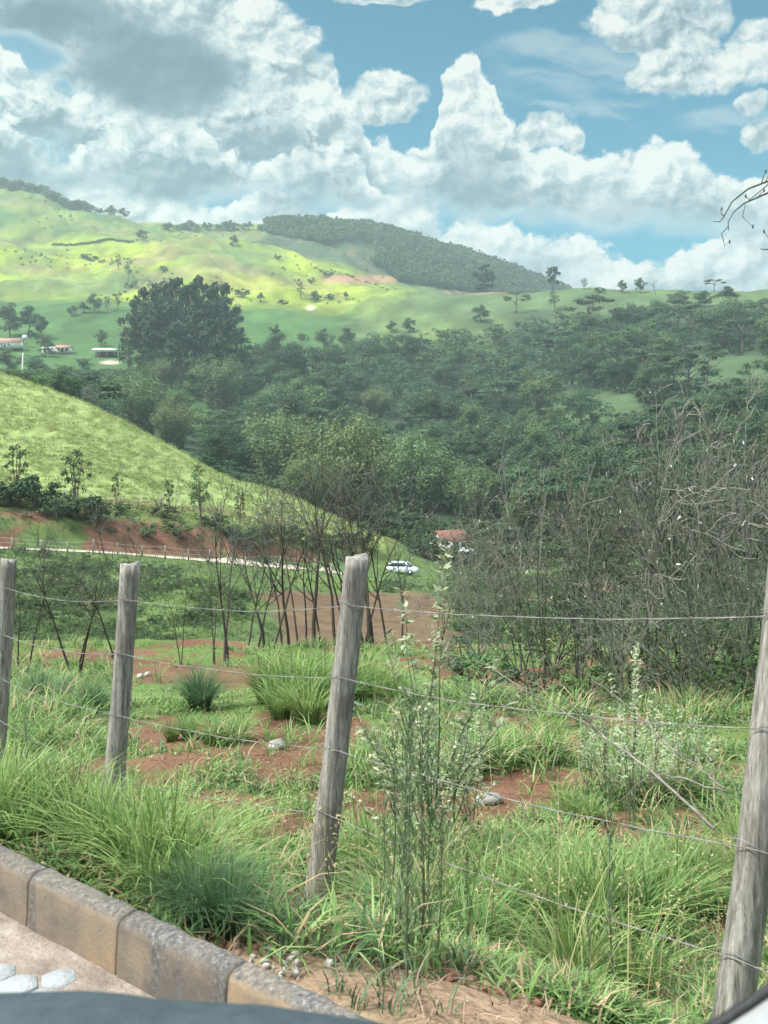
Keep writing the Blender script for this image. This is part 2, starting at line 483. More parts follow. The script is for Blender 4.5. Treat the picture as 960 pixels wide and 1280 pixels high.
PROF = {
 -350: [(24, 802), (36, 835), (50, 790), (66, 720), (78, 676), (85, 659), (90, 655), (92.5, 612), (100, 580), (118, 500), (136, 425), (152, 385), (180, 400), (260, 520), (340, 500), (440, 455), (560, 420), (660, 380), (760, 352), (860, 310), (1000, 262), (1120, 226), (1200, 200), (1400, 235), (1800, 300)],
 0: [(24, 800), (36, 836), (50, 800), (68, 732), (80, 692), (84.5, 687), (90.5, 683), (92.5, 652), (98, 626), (112, 580), (134, 512), (152, 468), (180, 495), (240, 570), (300, 548), (400, 480), (500, 447), (590, 412), (660, 384), (740, 362), (850, 326), (920, 304), (1010, 292), (1140, 252), (1230, 231), (1450, 270), (1800, 330)],
 120: [(24, 800), (36, 838), (50, 805), (68, 738), (84, 697), (89, 692), (95, 689), (97.5, 656), (102, 638), (116, 592), (134, 542), (147, 510), (175, 535), (230, 580), (300, 545), (400, 490), (490, 453), (580, 415), (660, 386), (750, 362), (860, 335), (930, 326), (1000, 300), (1120, 275), (1200, 263), (1450, 295), (1800, 340)],
 240: [(24, 802), (36, 840), (52, 808), (70, 742), (88, 706), (94.5, 701), (100.5, 698), (103.5, 664), (108, 648), (120, 618), (132, 592), (142, 575), (165, 592), (220, 600), (300, 558), (400, 510), (480, 462), (570, 424), (660, 388), (750, 360), (850, 325), (955, 292), (1060, 306), (1160, 292), (1260, 283), (1500, 305), (1800, 340)],
 340: [(24, 804), (38, 842), (56, 806), (76, 752), (94, 715), (102, 710), (108, 707), (111, 682), (116, 664), (124, 644), (137, 614), (160, 630), (215, 618), (300, 580), (400, 532), (480, 478), (570, 436), (650, 402), (740, 380), (840, 345), (940, 312), (1050, 306), (1180, 292), (1300, 277), (1550, 302), (1800, 340)],
 410: [(24, 805), (38, 844), (58, 806), (80, 755), (98, 724), (106, 716), (112, 713), (115, 700), (120, 682), (126, 664), (134, 645), (160, 655), (215, 636), (300, 595), (400, 542), (480, 486), (570, 442), (650, 408), (740, 384), (840, 350), (940, 328), (1060, 315), (1200, 296), (1340, 277), (1600, 302), (1850, 345)],
 470: [(24, 806), (38, 846), (58, 808), (84, 752), (100, 731), (112, 721), (118, 718), (121, 710), (126, 694), (131, 680), (135, 674), (138, 672), (165, 684), (220, 650), (300, 603), (400, 545), (480, 492), (570, 446), (650, 405), (730, 368), (800, 364), (900, 352), (960, 349), (1100, 324), (1240, 300), (1400, 284), (1650, 306), (1900, 350)],
 540: [(24, 808), (38, 850), (60, 800), (90, 748), (108, 733), (120, 723), (126, 719), (129, 716), (133, 711), (138, 705), (143, 699), (148, 694), (170, 685), (220, 655), (260, 628), (340, 588), (420, 538), (500, 488), (580, 438), (650, 396), (710, 368), (735, 362), (820, 372), (960, 372), (1140, 338), (1280, 315), (1420, 302), (1650, 320), (1900, 360)],
 640: [(24, 810), (38, 852), (60, 800), (90, 758), (110, 741), (140, 720), (200, 680), (280, 628), (360, 582), (440, 530), (520, 475), (600, 420), (670, 380), (715, 362), (800, 385), (960, 390), (1150, 372), (1300, 352), (1430, 338), (1650, 350), (1900, 380)],
 760: [(24, 812), (38, 852), (60, 802), (90, 752), (110, 733), (140, 712), (200, 668), (260, 612), (310, 556), (340, 530), (395, 498), (430, 488), (480, 458), (540, 420), (620, 386), (695, 364), (800, 395), (960, 405), (1200, 395), (1430, 385), (1650, 400), (1900, 420)],
 860: [(24, 814), (38, 852), (60, 805), (90, 752), (110, 735), (150, 705), (200, 660), (260, 590), (310, 535), (345, 508), (400, 476), (440, 464), (480, 442), (540, 410), (620, 380), (685, 363), (800, 395), (960, 410), (1200, 410), (1430, 410), (1650, 420), (1900, 430)],
 960: [(24, 816), (38, 852), (60, 805), (90, 755), (110, 738), (150, 702), (200, 650), (260, 580), (310, 518), (350, 488), (400, 452), (440, 440), (480, 424), (540, 400), (620, 376), (680, 361), (800, 395), (960, 410), (1200, 415), (1430, 420), (1650, 425), (1900, 435)],
 1300: [(24, 816), (38, 852), (60, 805), (90, 755), (110, 735), (150, 695), (200, 640), (260, 565), (310, 500), (350, 465), (400, 430), (440, 415), (480, 400), (540, 380), (620, 360), (680, 350), (800, 385), (960, 405), (1200, 415), (1430, 425), (1650, 430), (1900, 440)],
}
LD = np.linspace(math.log(15), math.log(1900), 900)
PXS = np.arange(-350, 1301, 5.0)
_k = sorted(PROF)
_rows = []
for k in _k:
    d = np.array([a for a, b in PROF[k]]); z = (HZ-np.array([b for a, b in PROF[k]]))/F*d
    d = np.r_[15., 20., d]; z = np.r_[plane(15), plane(20), z]
    _rows.append(pchip(np.log(d), z, LD))
ZT = pchip(_k, np.array(_rows), PXS)                             # (px, depth)
# along the spur the road bench and the cut run slantwise: carry them from bearing to bearing knot by knot
NK = 14
_kk = [k for k in _k if k <= 540]
_kd = np.array([[PROF[k][i][0] for i in range(NK)] for k in _kk], float); _ky = np.array([[PROF[k][i][1] for i in range(NK)] for k in _kk], float)
_sel = PXS <= 540; _d2 = pchip(_kk, _kd, PXS[_sel]); _y2 = pchip(_kk, _ky, PXS[_sel])
for _i in np.nonzero(_sel)[0]:
    d_, y_ = _d2[_i], _y2[_i]; d_ = np.r_[15., 20., d_]; z_ = np.r_[plane(15), plane(20), (HZ-y_)/F*d_[2:]]
    w_ = sstep(175, 212, np.exp(LD)); zn = pchip(np.log(d_), z_, LD)
    ZT[_i] = zn*(1-w_)+ZT[_i]*w_
_g = np.exp(-.5*(np.arange(-8, 9)/3.2)**2); _g /= _g.sum()
ZT = np.stack([np.convolve(np.pad(ZT[:, j], 8, 'edge'), _g, 'valid') for j in range(ZT.shape[1])], 1)


def z_base(x, y):
    x = np.asarray(x, float); y = np.asarray(y, float)
    d = np.maximum(y, .5); px = CX+F*x/d
    i = np.clip((px-PXS[0])/5.0, 0, len(PXS)-1.001); j = np.clip((np.log(np.maximum(d, 15))-LD[0])/(LD[1]-LD[0]), 0, len(LD)-1.001)
    i0, j0 = i.astype(int), j.astype(int); fi, fj = i-i0, j-j0
    zf = (ZT[i0, j0]*(1-fi)+ZT[i0+1, j0]*fi)*(1-fj)+(ZT[i0, j0+1]*(1-fi)+ZT[i0+1, j0+1]*fi)*fj
    pl = plane(d)
    w = sstep(15, 23, d); z = pl*(1-w)+zf*w
    s = x*KN[0]+y*KN[1]-K1
    w2 = sstep(0, 1.7, s); z = np.where(d < 30, (-1.33)*(1-w2)+z*w2, z)
    return z+CAMZ


def road_d(px):
    return np.interp(px, [-350, -150, 0, 120, 240, 340, 410, 440, 540, 640], [87.5, 87.3, 87.5, 92, 97.5, 105, 109, 115, 123, 140])


def relief(x, y):
    d = np.maximum(np.asarray(y, float), .5)
    r = (fbm(x/1.1, y/1.1, 4, 3)-.5)*.22*sstep(1.5, 6, d)*(1-sstep(60, 120, d))
    r = r+(fbm(x/14, y/14, 4, 8)-.5)*1.6*sstep(28, 60, d)*(1-.75*sstep(70, 80, d)*(1-sstep(150, 175, d)))*(1-sstep(150, 300, d)*.3)
    r = r+(fbm(x/70, y/70, 5, 5)-.5)*18*sstep(320, 800, d)+(np.abs(fbm(x/34+y/90, y/120, 4, 6)-.5))*-16*sstep(600, 800, d)
    px = CX+F*x/d
    r = r*(1-sstep(7.5, 3.2, np.abs(d-road_d(px)))*sstep(560, 480, px))
    # grazed tussocks and cattle steps on the spur
    sp = sstep(96, 108, d)*(1-sstep(165, 200, d))*(1-sstep(470, 520, px))
    r = r+sp*((vnoise(x/.9, y/1.7, 21)**2)*.42+(vnoise(x/2.6, y/3.4, 22)-.5)*.28+(fbm(x/18, y/18, 3, 23)-.5)*.5)
    return r


def zt(x, y):
    x = np.asarray(x, float); y = np.asarray(y, float)
    s = x*KN[0]+y*KN[1]-K1
    r = relief(x, y)*np.where(y < 8, sstep(.02, .6, s), 1)
    z = z_base(x, y)+r
    return np.where(s < -.02, np.minimum(z, CAMZ-1.6), z)


def ground(px, d, dz=0.0):
    x = (px-CX)/F*d
    return np.array([x, d, float(zt(np.array([x]), np.array([d]))[0])+dz])


def proj(x, y, z):
    return CX+F*x/y, HZ-F*(z-CAMZ)/y


def ell(px, y, cx, cy, rx, ry):
    return 1-np.hypot((px-cx)/rx, (y-cy)/ry)


def near_at(px, y):
    """where the sight line through a bearing and a dip meets the near field's plane"""
    return 1.5/((y-HZ)/F-.125)


def hit(px, y):
    ds = np.geomspace(1.3, 30, 260); yy = HZ-F*(zt((px-CX)/F*ds, ds)-CAMZ)/ds
    j = np.nonzero(yy <= y)[0]; return float(ds[j[0]]) if len(j) else near_at(px, y)


# bare red earth in the near field: centre on the ground and half sizes in metres
SOIL = []
for (px, y, rx, ry) in [(270, 948, 100, 16), (370, 970, 70, 14), (340, 1040, 45, 26), (650, 985, 70, 17), (830, 1030, 120, 26), (620, 1005, 60, 10), (480, 1003, 90, 12), (90, 822, 110, 10), (190, 848, 34, 9),
                        (300, 838, 60, 8), (420, 1200, 150, 50), (330, 1180, 70, 40), (560, 1250, 150, 35), (380, 1100, 40, 40), (400, 1170, 120, 66), (650, 1090, 60, 14), (620, 905, 70, 9), (290, 1000, 60, 12), (900, 1090, 60, 30), (550, 830, 40, 6), (760, 905, 60, 8)]:
    d = hit(px, y); d1 = hit(px, y-ry); d2 = hit(px, y+ry)
    SOIL.append(((px-CX)/F*d, (d1+d2)/2, rx/F*d, max(.08, (d1-d2)/2)))


def soil_near(x, y):
    m = np.full(np.shape(x), -1.0)
    for cx, cy, rx, ry in SOIL: m = np.maximum(m, 1-np.hypot((x-cx)/rx, (y-cy)/ry))
    m = np.maximum(m, (fbm(x*.55+9, y*.42, 3, 35)-.66)*3.5)
    return sstep(-.05, .30, m+.15+(fbm(x*2.6, y*1.9, 5, 31)-.5)*1.7)*sstep(27, 22, y)


def cover(x, y, z):
    """0..1 masks of what covers the land"""
    px, py = proj(x, y, z)
    d = y; n1 = fbm(x/9, y/9, 4, 41)-.5
    c = {}
    c['soil'] = soil_near(x, y)
    fld = np.minimum(np.minimum((px-325+n1*70)/25, (585-px+n1*60)/25), np.minimum((py-735+n1*14)/5, (100-d)/6))
    c['field'] = sstep(0, 1, fld+(fbm(x/2.5, y/7, 4, 44)-.5)*2.6-.2)*sstep(48, 58, d)*.9
    tr = ell(px, py, 740, 737, 62, 9)+n1*.5
    c['track'] = np.maximum(sstep(0, .3, tr), sstep(0, .3, ell(px, py, 650, 752, 55, 8)+n1*.5))*sstep(60, 75, d)*(1-sstep(150, 170, d))
    lip = 88+np.interp(px, [-350, 0, 120, 240, 340, 410, 470], [3, 3.2, 7.5, 13.5, 20.8, 25, 35])
    cut = sstep(-.8, 0.2, d-lip+1)*sstep(4.8, 2.2, d-lip)*sstep(520, 470, px)
    c['cut'] = cut*sstep(.39, .54, fbm(x/5, y/9+z/3, 4, 45)+.10*sstep(90, 130, px)*sstep(330, 290, px))
    led = sstep(.0, .4, ell(px, py, 150, 626-60+60, 1, 1)*0+1-np.abs((d-np.interp(px, [0, 120, 240, 340, 410], [101, 105.5, 112.5, 120, 124]))/1.2))
    c['ledge'] = led*sstep(.40, .55, fbm(x/10, y/10, 3, 47))*sstep(100, 130, px)*sstep(430, 400, px)
    c['spur'] = sstep(94, 100, d-lip+91+0*d)*(1-sstep(165, 190, d))*sstep(500, 470, px)
    c['pasture'] = sstep(330, 400, d)*(1-sstep(690, 760, d)*sstep(490, 470, px))
    c['bench'] = sstep(0, .25, np.maximum(ell(px, py, 738, 510, 78, 24), ell(px, py, 905, 462, 110, 22))+n1*.3)*sstep(280, 310, d)*(1-sstep(470, 500, d))
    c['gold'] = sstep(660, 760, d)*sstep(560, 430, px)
    c['wood'] = sstep(0, 20, px-330+(py-290)*1.5)*sstep(1000, 1060, d)
    c['brown'] = sstep(0, .4, np.maximum(ell(px, py, 450, 349, 70, 7), ell(px, py, 600, 364, 60, 4))+n1*.3)*sstep(600, 640, d)
    c['path'] = sstep(0, .4, np.maximum(ell(px, py, 388, 385, 7, 4), ell(px, py, 138, 453, 17, 3)))*sstep(400, 440, d)
    return c


LC = dict(grass=(.085, .125, .038), soil=(.125, .066, .043), spur=(.175, .225, .080), bench=(.048, .080, .034), ridge=(.060, .096, .040), bank=(.068, .108, .042), forest=(.032, .052, .026), pasture=(.042, .088, .026),
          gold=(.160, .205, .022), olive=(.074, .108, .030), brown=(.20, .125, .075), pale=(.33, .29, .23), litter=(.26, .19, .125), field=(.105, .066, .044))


def land_colour(x, y, z):
    c = cover(x, y, z); d = y; px, py = proj(x, y, z)
    A = lambda k: np.array(LC[k])[None]
    mixc = lambda col, k, w: col*(1-w[:, None])+A(k)*w[:, None]
    n = fbm(x/6, y/6, 5, 51); nb = fbm(x/45, y/45, 5, 52); nf = fbm(x/130, y/130, 5, 53)
    col = np.repeat(A('grass'), len(x), 0)
    col = mixc(col, 'bank', sstep(22, 30, d)*sstep(.35, .6, n))
    col = mixc(col, 'soil', sstep(.62, .75, n)*sstep(24, 32, d)*(1-sstep(90, 110, d))*.5)
    col = mixc(col, 'spur', np.clip(c['spur'], 0, 1)*sstep(.25, .5, n+.1))
    col = mixc(col, 'forest', sstep(165, 195, d)*(1-sstep(560, 620, d)*sstep(700, 500, px)))
    col = mixc(col, 'bench', np.clip(c['bench']*(.6+.8*n), 0, 1))
    col = mixc(col, 'pasture', np.clip(np.maximum(c['bench']*0, sstep(330, 400, d)*sstep(490, 440, px+nb*60)*(1-sstep(690, 760, d))), 0, 1))
    col = mixc(col, 'ridge', sstep(560, 600, d)*sstep(470, 500, px)*sstep(396, 384, py+(px-560)*.02+(nb-.5)*20)*(1-sstep(740, 780, d)))
    col = mixc(col, 'olive', sstep(560, 600, d)*sstep(470, 500, px)*(1-sstep(740, 780, d))*sstep(.45, .7, nb)*.7)
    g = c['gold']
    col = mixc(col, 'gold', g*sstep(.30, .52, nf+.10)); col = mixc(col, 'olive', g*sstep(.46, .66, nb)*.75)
    hi = sstep(960, 1040, d+(nf-.5)*120)*sstep(560, 460, px)
    col = mixc(col, 'olive', hi*.85); col = mixc(col, 'pasture', hi*sstep(.42, .62, nb)*.8)
    col = mixc(col, 'brown', g*sstep(.60, .72, fbm(x/60, y/60, 4, 57))*.25)
    col = mixc(col, 'forest', c['wood'])
    col = mixc(col, 'brown', c['brown']); col = mixc(col, 'pale', c['path'])
    col = mixc(col, 'soil', np.maximum(c['soil'], np.maximum(c['cut'], c['ledge']*.8)))
    sk = x*KN[0]+y*KN[1]-K1
    col = mixc(col, 'litter', sstep(1.5, .5, sk)*(y < 8)*np.clip(c['soil']+sstep(.30, .12, sk), 0, 1)*(.55+.45*n))
    col = mixc(col, 'field', c['field']); col = mixc(col, 'brown', c['track'])
    fv = 1+sstep(420, 650, d)*((fbm(x/9, y/16, 4, 58)-.5)*.9+(fbm(x/26, y/50, 4, 59)-.5)*.7)
    col = mixc(col, 'brown', sstep(640, 760, d)*sstep(.63, .72, fbm(x/16, y/34, 4, 60))*sstep(520, 440, px)*.22)
    return np.clip(col*fv[:, None], .005, 1)


def build_land():
    px = np.unique(np.r_[np.arange(-900, -60, 24), np.arange(-60, 1021, 2.6), np.arange(1021, 1900, 24)])
    d = np.r_[np.geomspace(1.25, 22, 150)[:-1], np.geomspace(22, 76, 80)[:-1], np.geomspace(76, 150, 190)[:-1], np.geomspace(150, 760, 170)[:-1], np.geomspace(760, 1850, 130)]
    PX, D = np.meshgrid(px, d); Xg = (PX-CX)/F*D
    x, y = Xg.ravel(), D.ravel(); z = zt(x, y)
    nr, nc = D.shape
    i = np.arange(nr-1)[:, None]*nc; j = np.arange(nc-1)[None]
    Fc = np.stack([i+j, i+j+1, i+nc+j+1, i+nc+j], -1).reshape(-1, 4)
    mb = MB(); mb.add(np.c_[x, y, z], Fc)
    o = mb.obj('ground', M_LAND, smooth=True)
    ca = o.data.color_attributes.new('cover', 'FLOAT_COLOR', 'POINT')
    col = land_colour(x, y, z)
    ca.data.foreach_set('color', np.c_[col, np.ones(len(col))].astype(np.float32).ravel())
    return tag(o, kind='structure')


def land_material():
    m, t, out = newmat('land')
    at = t.node('ShaderNodeAttribute', {'attribute_name': 'cover'})
    tc = t.node('ShaderNodeTexCoord')
    fine = t.node('ShaderNodeTexNoise', Vector=tc.outputs['Object'], Scale=9.0, Detail=6.0, Roughness=.7)
    mid = t.node('ShaderNodeTexNoise', Vector=tc.outputs['Object'], Scale=.45, Detail=7.0, Roughness=.68)
    far = t.node('ShaderNodeTexNoise', Vector=tc.outputs['Object'], Scale=.035, Detail=6.0, Roughness=.65)
    f = t.m('ADD', t.m('MULTIPLY', t.m('SUBTRACT', fine.outputs[0], .5), .9), t.m('ADD', t.m('MULTIPLY', t.m('SUBTRACT', mid.outputs[0], .5), 1.3), t.m('MULTIPLY', t.m('SUBTRACT', far.outputs[0], .5), .8)))
    v = t.m('ADD', 1.0, t.m('MULTIPLY', f, 1.0))
    hs = t.node('ShaderNodeHueSaturation', Color=at.outputs['Color'], Value=v)
    t.set(hs, 'Hue', t.m('ADD', .5, t.m('MULTIPLY', t.m('SUBTRACT', mid.outputs[0], .5), .07)))
    b1 = t.node('ShaderNodeBump', Strength=.5, Distance=.05, Height=fine.outputs[0])
    b2 = t.node('ShaderNodeBump', Strength=.55, Distance=.6, Height=mid.outputs[0], Normal=b1)
    bs = t.node('ShaderNodeBsdfPrincipled', Base__Color=hs.outputs[0], Roughness=.95, Normal=b2)
    bs.inputs['Specular IOR Level'].default_value = .1
    t.set(out, 'Surface', bs)
    return m


M_LAND = land_material()
build_land()
# ------------------------------------------------------------------ foliage materials and tree kinds (all built 1 m high, then scaled)
M_BARK = mat_plain('bark', [(.07, .055, .04), (.16, .13, .10)], 9, .9, stretch=(1, 1, .25), bump=.5)
M_TWIG = mat_plain('grey_twigs', [(.066, .080, .060), (.125, .142, .108)], 12, .9, bump=0)
M_PALE_TWIG = mat_plain('bleached_twigs', [(.13, .132, .108), (.235, .232, .196)], 12, .9, bump=0)
M_LDARK = mat_leaf('dark_foliage', [(.030, .060, .032), (.054, .096, .046), (.082, .130, .062)], .3, var=.35)
M_LMID = mat_leaf('green_foliage', [(.052, .092, .038), (.082, .132, .052), (.115, .170, .068)], .25)
M_LBAM = mat_leaf('bamboo_foliage', [(.085, .135, .055), (.130, .190, .080), (.180, .240, .110)], .3, var=.15)
M_LEUC = mat_leaf('eucalyptus_foliage', [(.018, .037, .023), (.032, .058, .034), (.050, .082, .045)], .15, var=.15)
M_LSCRUB = mat_leaf('scrub_foliage', [(.030, .046, .024), (.055, .080, .036), (.09, .115, .055)], .25)


def sph(rng, n):
    return unit(rng.normal(size=(n, 3)))


def clump_leaves(mb, rng, c, r, n, L, W, flat=1.0, up=.25, droop=False):
    v = sph(rng, n); v[:, 2] = np.where(rng.random(n) < .72, np.abs(v[:, 2]), v[:, 2])
    lump = .78+.5*(vnoise(v[:, 0]*2.1+c[0]*37, v[:, 1]*2.1+v[:, 2]*2.3+c[2]*23, 5)-.4)
    p = v*(rng.uniform(.55, 1.06, n)*lump)[:, None]*r; p[:, 2] *= flat
    N = v*1.0+rng.normal(size=(n, 3))*.34+np.array([0, 0, up])
    upv = None
    if droop: upv = rng.normal(size=(n, 3))*.35+np.array([0, 0, -1.]); N[:, 2] *= .3
    cards(mb, p+c, N, L*rng.uniform(.6, 1.3, n), W*rng.uniform(.6, 1.3, n), rng, upv)


def trunk_mesh(name, rng, top=.7, r=.022, limbs=7, spread=.3, fork=.35, lean=.03):
    mb = MB(); k = np.linspace(0, 1, 6)
    path = np.c_[np.cumsum(rng.normal(0, lean, 6))*k, np.cumsum(rng.normal(0, lean, 6))*k, k*top-.03]
    tube(mb, path, r*(1.25-.85*k), 7)
    for i in range(limbs):
        f = rng.uniform(fork, .92); b = path[0]*0+np.array([np.interp(f, k, path[:, j]) for j in range(3)])
        a = rng.uniform(0, 2*PI); e = b+np.array([math.cos(a)*spread*rng.uniform(.5, 1), math.sin(a)*spread*rng.uniform(.5, 1), rng.uniform(.12, .30)])
        m = (b+e)/2+np.array([0, 0, -.02])+rng.normal(0, .012, 3)
        tube(mb, [b, m, e], [r*.55, r*.4, r*.15], 5, False)
    return mb.mesh(name, M_BARK, True)


def broad(rng, mat, wid=.42, cz=.60, hz_=.36, nc=26, nl=230, L=.034, W=.024, tall=.6):
    mb = MB()
    for i in range(nc):
        v = sph(rng, 1)[0]; v[2] = v[2] if rng.random() < .5 else abs(v[2])
        q = rng.uniform(.35, .95)
        c = np.array([v[0]*wid*q, v[1]*wid*q, cz+v[2]*hz_*q])
        clump_leaves(mb, rng, c, rng.uniform(.12, .21), nl, L, W, .95)
    V = np.concatenate(mb.v); s = 1.0/max(V[:, 2].max(), .1)
    mb.v = [np.concatenate(mb.v)*np.array([1, 1, s])]
    return [('crown', mb.mesh('crown', mat)), ('trunk', trunk_mesh('trunk', rng, tall))]


def bamboo(rng, n=74, nl=120):
    mb, tr = MB(), MB()
    for i in range(n):
        a = rng.uniform(0, 2*PI); R = .46*math.sqrt(rng.uniform(.02, 1)); H = (1.0-.42*(R/.46)**2)*rng.uniform(.82, 1.02)
        k = np.linspace(0, 1, 7)[:, None]
        b = np.array([math.cos(a), math.sin(a), 0])
        path = b*(R*(.42+.58*k**1.7))+np.array([0, 0, 1.])*H*(k*1.18-.20*k**3.2)+rng.normal(0, .008, (7, 3))
        path[:, 2] *= 1
        tube(tr, path, .006*(1.1-k[:, 0]), 4, False)
        u = rng.uniform(.03, 1, nl)**.85
        c = np.stack([np.interp(u, k[:, 0], path[:, j]) for j in range(3)], 1)
        c += rng.normal(0, .035, (nl, 3))*np.array([1, 1, .8])
        N = rng.normal(size=(nl, 3))*.55+np.array([b[0]*.5, b[1]*.5, .75])
        upv = b*.9+rng.normal(size=(nl, 3))*.55+np.array([0, 0, -.35])
        cards(mb, c, N, rng.uniform(.030, .060, nl), rng.uniform(.009, .016, nl), rng, upv)
    return [('crown', mb.mesh('crown', M_LBAM)), ('stems', tr.mesh('stems', M_BARK))]


def euca(rng):
    mb = MB()
    for i in range(30):
        z = rng.uniform(.28, .95); w = .19*(1.15-abs(z-.6)*1.2)
        a = rng.uniform(0, 2*PI); q = w*rng.uniform(.25, 1)
        clump_leaves(mb, rng, np.array([math.cos(a)*q, math.sin(a)*q, z]), rng.uniform(.05, .10), 75, .045, .022, 1.25, .1, rng.random() < .4)
    return [('crown', mb.mesh('crown', M_LEUC)), ('trunk', trunk_mesh('trunk', rng, .9, .016, 8, .12, .2))]


def umbrella(rng, mat, n=13, nl=170):
    mb = MB()
    for i in range(n):
        a = rng.uniform(0, 2*PI); q = .5*math.sqrt(rng.uniform(0, 1))
        z = .90-.38*(q/.5)**2*rng.uniform(.5, 1)
        clump_leaves(mb, rng, np.array([math.cos(a)*q, math.sin(a)*q, z]), rng.uniform(.13, .2), nl, .045, .03, .42, .5)
    return [('crown', mb.mesh('crown', mat)), ('trunk', trunk_mesh('trunk', rng, .78, .024, 9, .36, .4, .04))]


def bush(rng, mat, nc=14, nl=60, L=.10, W=.055):
    mb, tr = MB(), MB()
    for i in range(nc):
        a = rng.uniform(0, 2*PI); q = .5*math.sqrt(rng.uniform(0, 1)); z = rng.uniform(.22, .82)*(1.05-q*.8)
        c = np.array([math.cos(a)*q, math.sin(a)*q, z])
        clump_leaves(mb, rng, c, rng.uniform(.13, .24), nl, L, W, .9)
        tube(tr, [[0, 0, -.04], c*[.4, .4, .55], c], [.02, .014, .006], 4, False)
    return [('crown', mb.mesh('crown', mat)), ('stems', tr.mesh('stems', M_BARK))]


def sapling(rng, mat, nl=1050):
    mb, tr = MB(), MB()
    for s in range(3):
        a = rng.uniform(0, 2*PI)
        path = np.array([[0, 0, -.03], [.04*math.cos(a), .04*math.sin(a), .35], [.10*math.cos(a), .10*math.sin(a), .7], [.12*math.cos(a), .12*math.sin(a), .97]])
        tube(tr, path, [.014, .011, .008, .003], 5, False)
        for j in range(7):
            f = rng.uniform(.3, .98); b = np.array([np.interp(f, [0, .35, .7, 1], path[:, q]) for q in range(3)])
            a2 = rng.uniform(0, 2*PI); e = b+np.array([math.cos(a2), math.sin(a2), .5])*rng.uniform(.08, .22)
            tube(tr, [b, e], [.005, .002], 3, False)
            clump_leaves(mb, rng, e, rng.uniform(.07, .13), nl//21, .045, .024, 1.0, .2)
    return [('crown', mb.mesh('crown', mat)), ('trunk', tr.mesh('trunk', M_BARK))]


R = np.random.default_rng(7)
BROAD = [broad(R, M_LDARK, wid=w, cz=c, hz_=h) for w, c, h in [(.44, .46, .50), (.40, .45, .52), (.50, .47, .48), (.42, .48, .48)]]
MIDB = [broad(R, M_LMID, wid=w, cz=c, hz_=h) for w, c, h in [(.45, .46, .50), (.50, .46, .48), (.40, .46, .50)]]
UMB = [umbrella(R, M_LDARK) for i in range(2)]
BAM = [bamboo(R) for i in range(3)]
EUC = [euca(R) for i in range(4)]
BUSH = [bush(R, M_LMID), bush(R, M_LSCRUB), bush(R, M_LDARK)]
SAP = [sapling(R, M_LMID), sapling(R, M_LSCRUB)]


def lite(rng, n=620, wid=.42, L=.062, W=.046):
    """few large leaf clusters: for the mass of trees too many to stand singly"""
    mb = MB()
    for i in range(10):
        v = sph(rng, 1)[0]; q = rng.uniform(.4, .95)
        clump_leaves(mb, rng, np.array([v[0]*wid*q, v[1]*wid*q, .55+v[2]*.42*q]), rng.uniform(.15, .23), n//10, L, W, .85)
    return mb


# sight check against the bare land, so that nothing is planted where the photograph shows nothing of it
_pxs = np.arange(-40, 1001, 20.0); _ds = np.geomspace(25, 1850, 700)
_HOR = []
for p in _pxs:
    xx = (p-CX)/F*_ds; zz = zt(xx, _ds)
    _HOR.append(np.minimum.accumulate(HZ-F*(zz-CAMZ)/_ds))
_HOR = np.array(_HOR)


def seen(px, d, ytop):
    i = int(np.clip(round((px-_pxs[0])/20), 0, len(_pxs)-1)); j = int(np.clip(np.searchsorted(_ds, d*.985), 0, len(_ds)-1))
    return ytop < _HOR[i, j]-1.0


def plant(name, kinds, label, cat, px, d, h, group=None, wide=1.0, rng=random, dz=0.0):
    g = ground(px, d, -.02*h+dz)
    k = kinds[rng.randrange(len(kinds))]
    return put(name, k, label, cat, g, rng.uniform(0, 2*PI), (h*wide, h*wide, h), group)


def at_y(px, y, dmin, dmax):
    """distance at which the land along a bearing shows at height y of the view (nearest)"""
    ds = np.linspace(dmin, dmax, 400); xx = (px-CX)/F*ds
    yy = HZ-F*(zt(xx, ds)-CAMZ)/ds
    j = np.argmax(yy <= y) if (yy <= y).any() else np.argmin(yy)
    return float(ds[j])
random.seed(11); rng = np.random.default_rng(23)
# ------------------------------------------------------------------ feathery bamboo clumps standing out of the wood
BAMBOO = [
        (172, 548, 200, 400, 452, 1.0, 'pale green feathery bamboo clump just above the crest of the spur'),
        (218, 560, 200, 400, 492, 1.0, 'low feathery bamboo clump directly behind the spur crest, right of the taller one'),
        (275, 512, 250, 460, 436, 1.1, 'feathery bamboo clump below the foot of the tall eucalyptus stand'),
        (205, 488, 280, 470, 442, .9, 'small feathery bamboo clump between farmyard and eucalyptus stand'),
        (345, 600, 180, 330, 500, 1.15, 'broad bamboo clump rising left of the bare saplings'),
        (430, 650, 160, 300, 508, 1.15, 'largest bright bamboo clump in mid valley behind the bare sapling crowns'),
        (520, 640, 160, 300, 535, 1.2, 'bright bamboo clump right of the largest one, above the tiled cottage'),
        (590, 650, 160, 300, 568, 1.1, 'darker drooping bamboo clump at the right end of the bamboo row'),
        (385, 640, 160, 300, 560, 1.0, 'low bamboo clump behind the tip of the green spur'),
        (470, 520, 330, 460, 480, 1.2, 'small bamboo clump higher up the wooded slope')]
BAMBOO = [(px, yb, at_y(px, yb, d0, d1), top, w, lab) for (px, yb, d0, d1, top, w, lab) in BAMBOO]
for (px, yb, d, top, wide, lab) in BAMBOO:
    h = (yb-top)/F*d*1.03
    plant('bamboo_clump', BAM, lab, 'bamboo', px, d, h, 'bamboo clumps in the valley', wide, random)


def hides_bamboo(px, y, d, h):
    for (bx, by, bd, top, w, lab) in BAMBOO:
        half = (by-top)*.46*w
        if abs(px-bx) < half*.95+h*.3*F/d and d < bd+4 and y > top+4 and y-h*F/d < by-8: return True
    return False


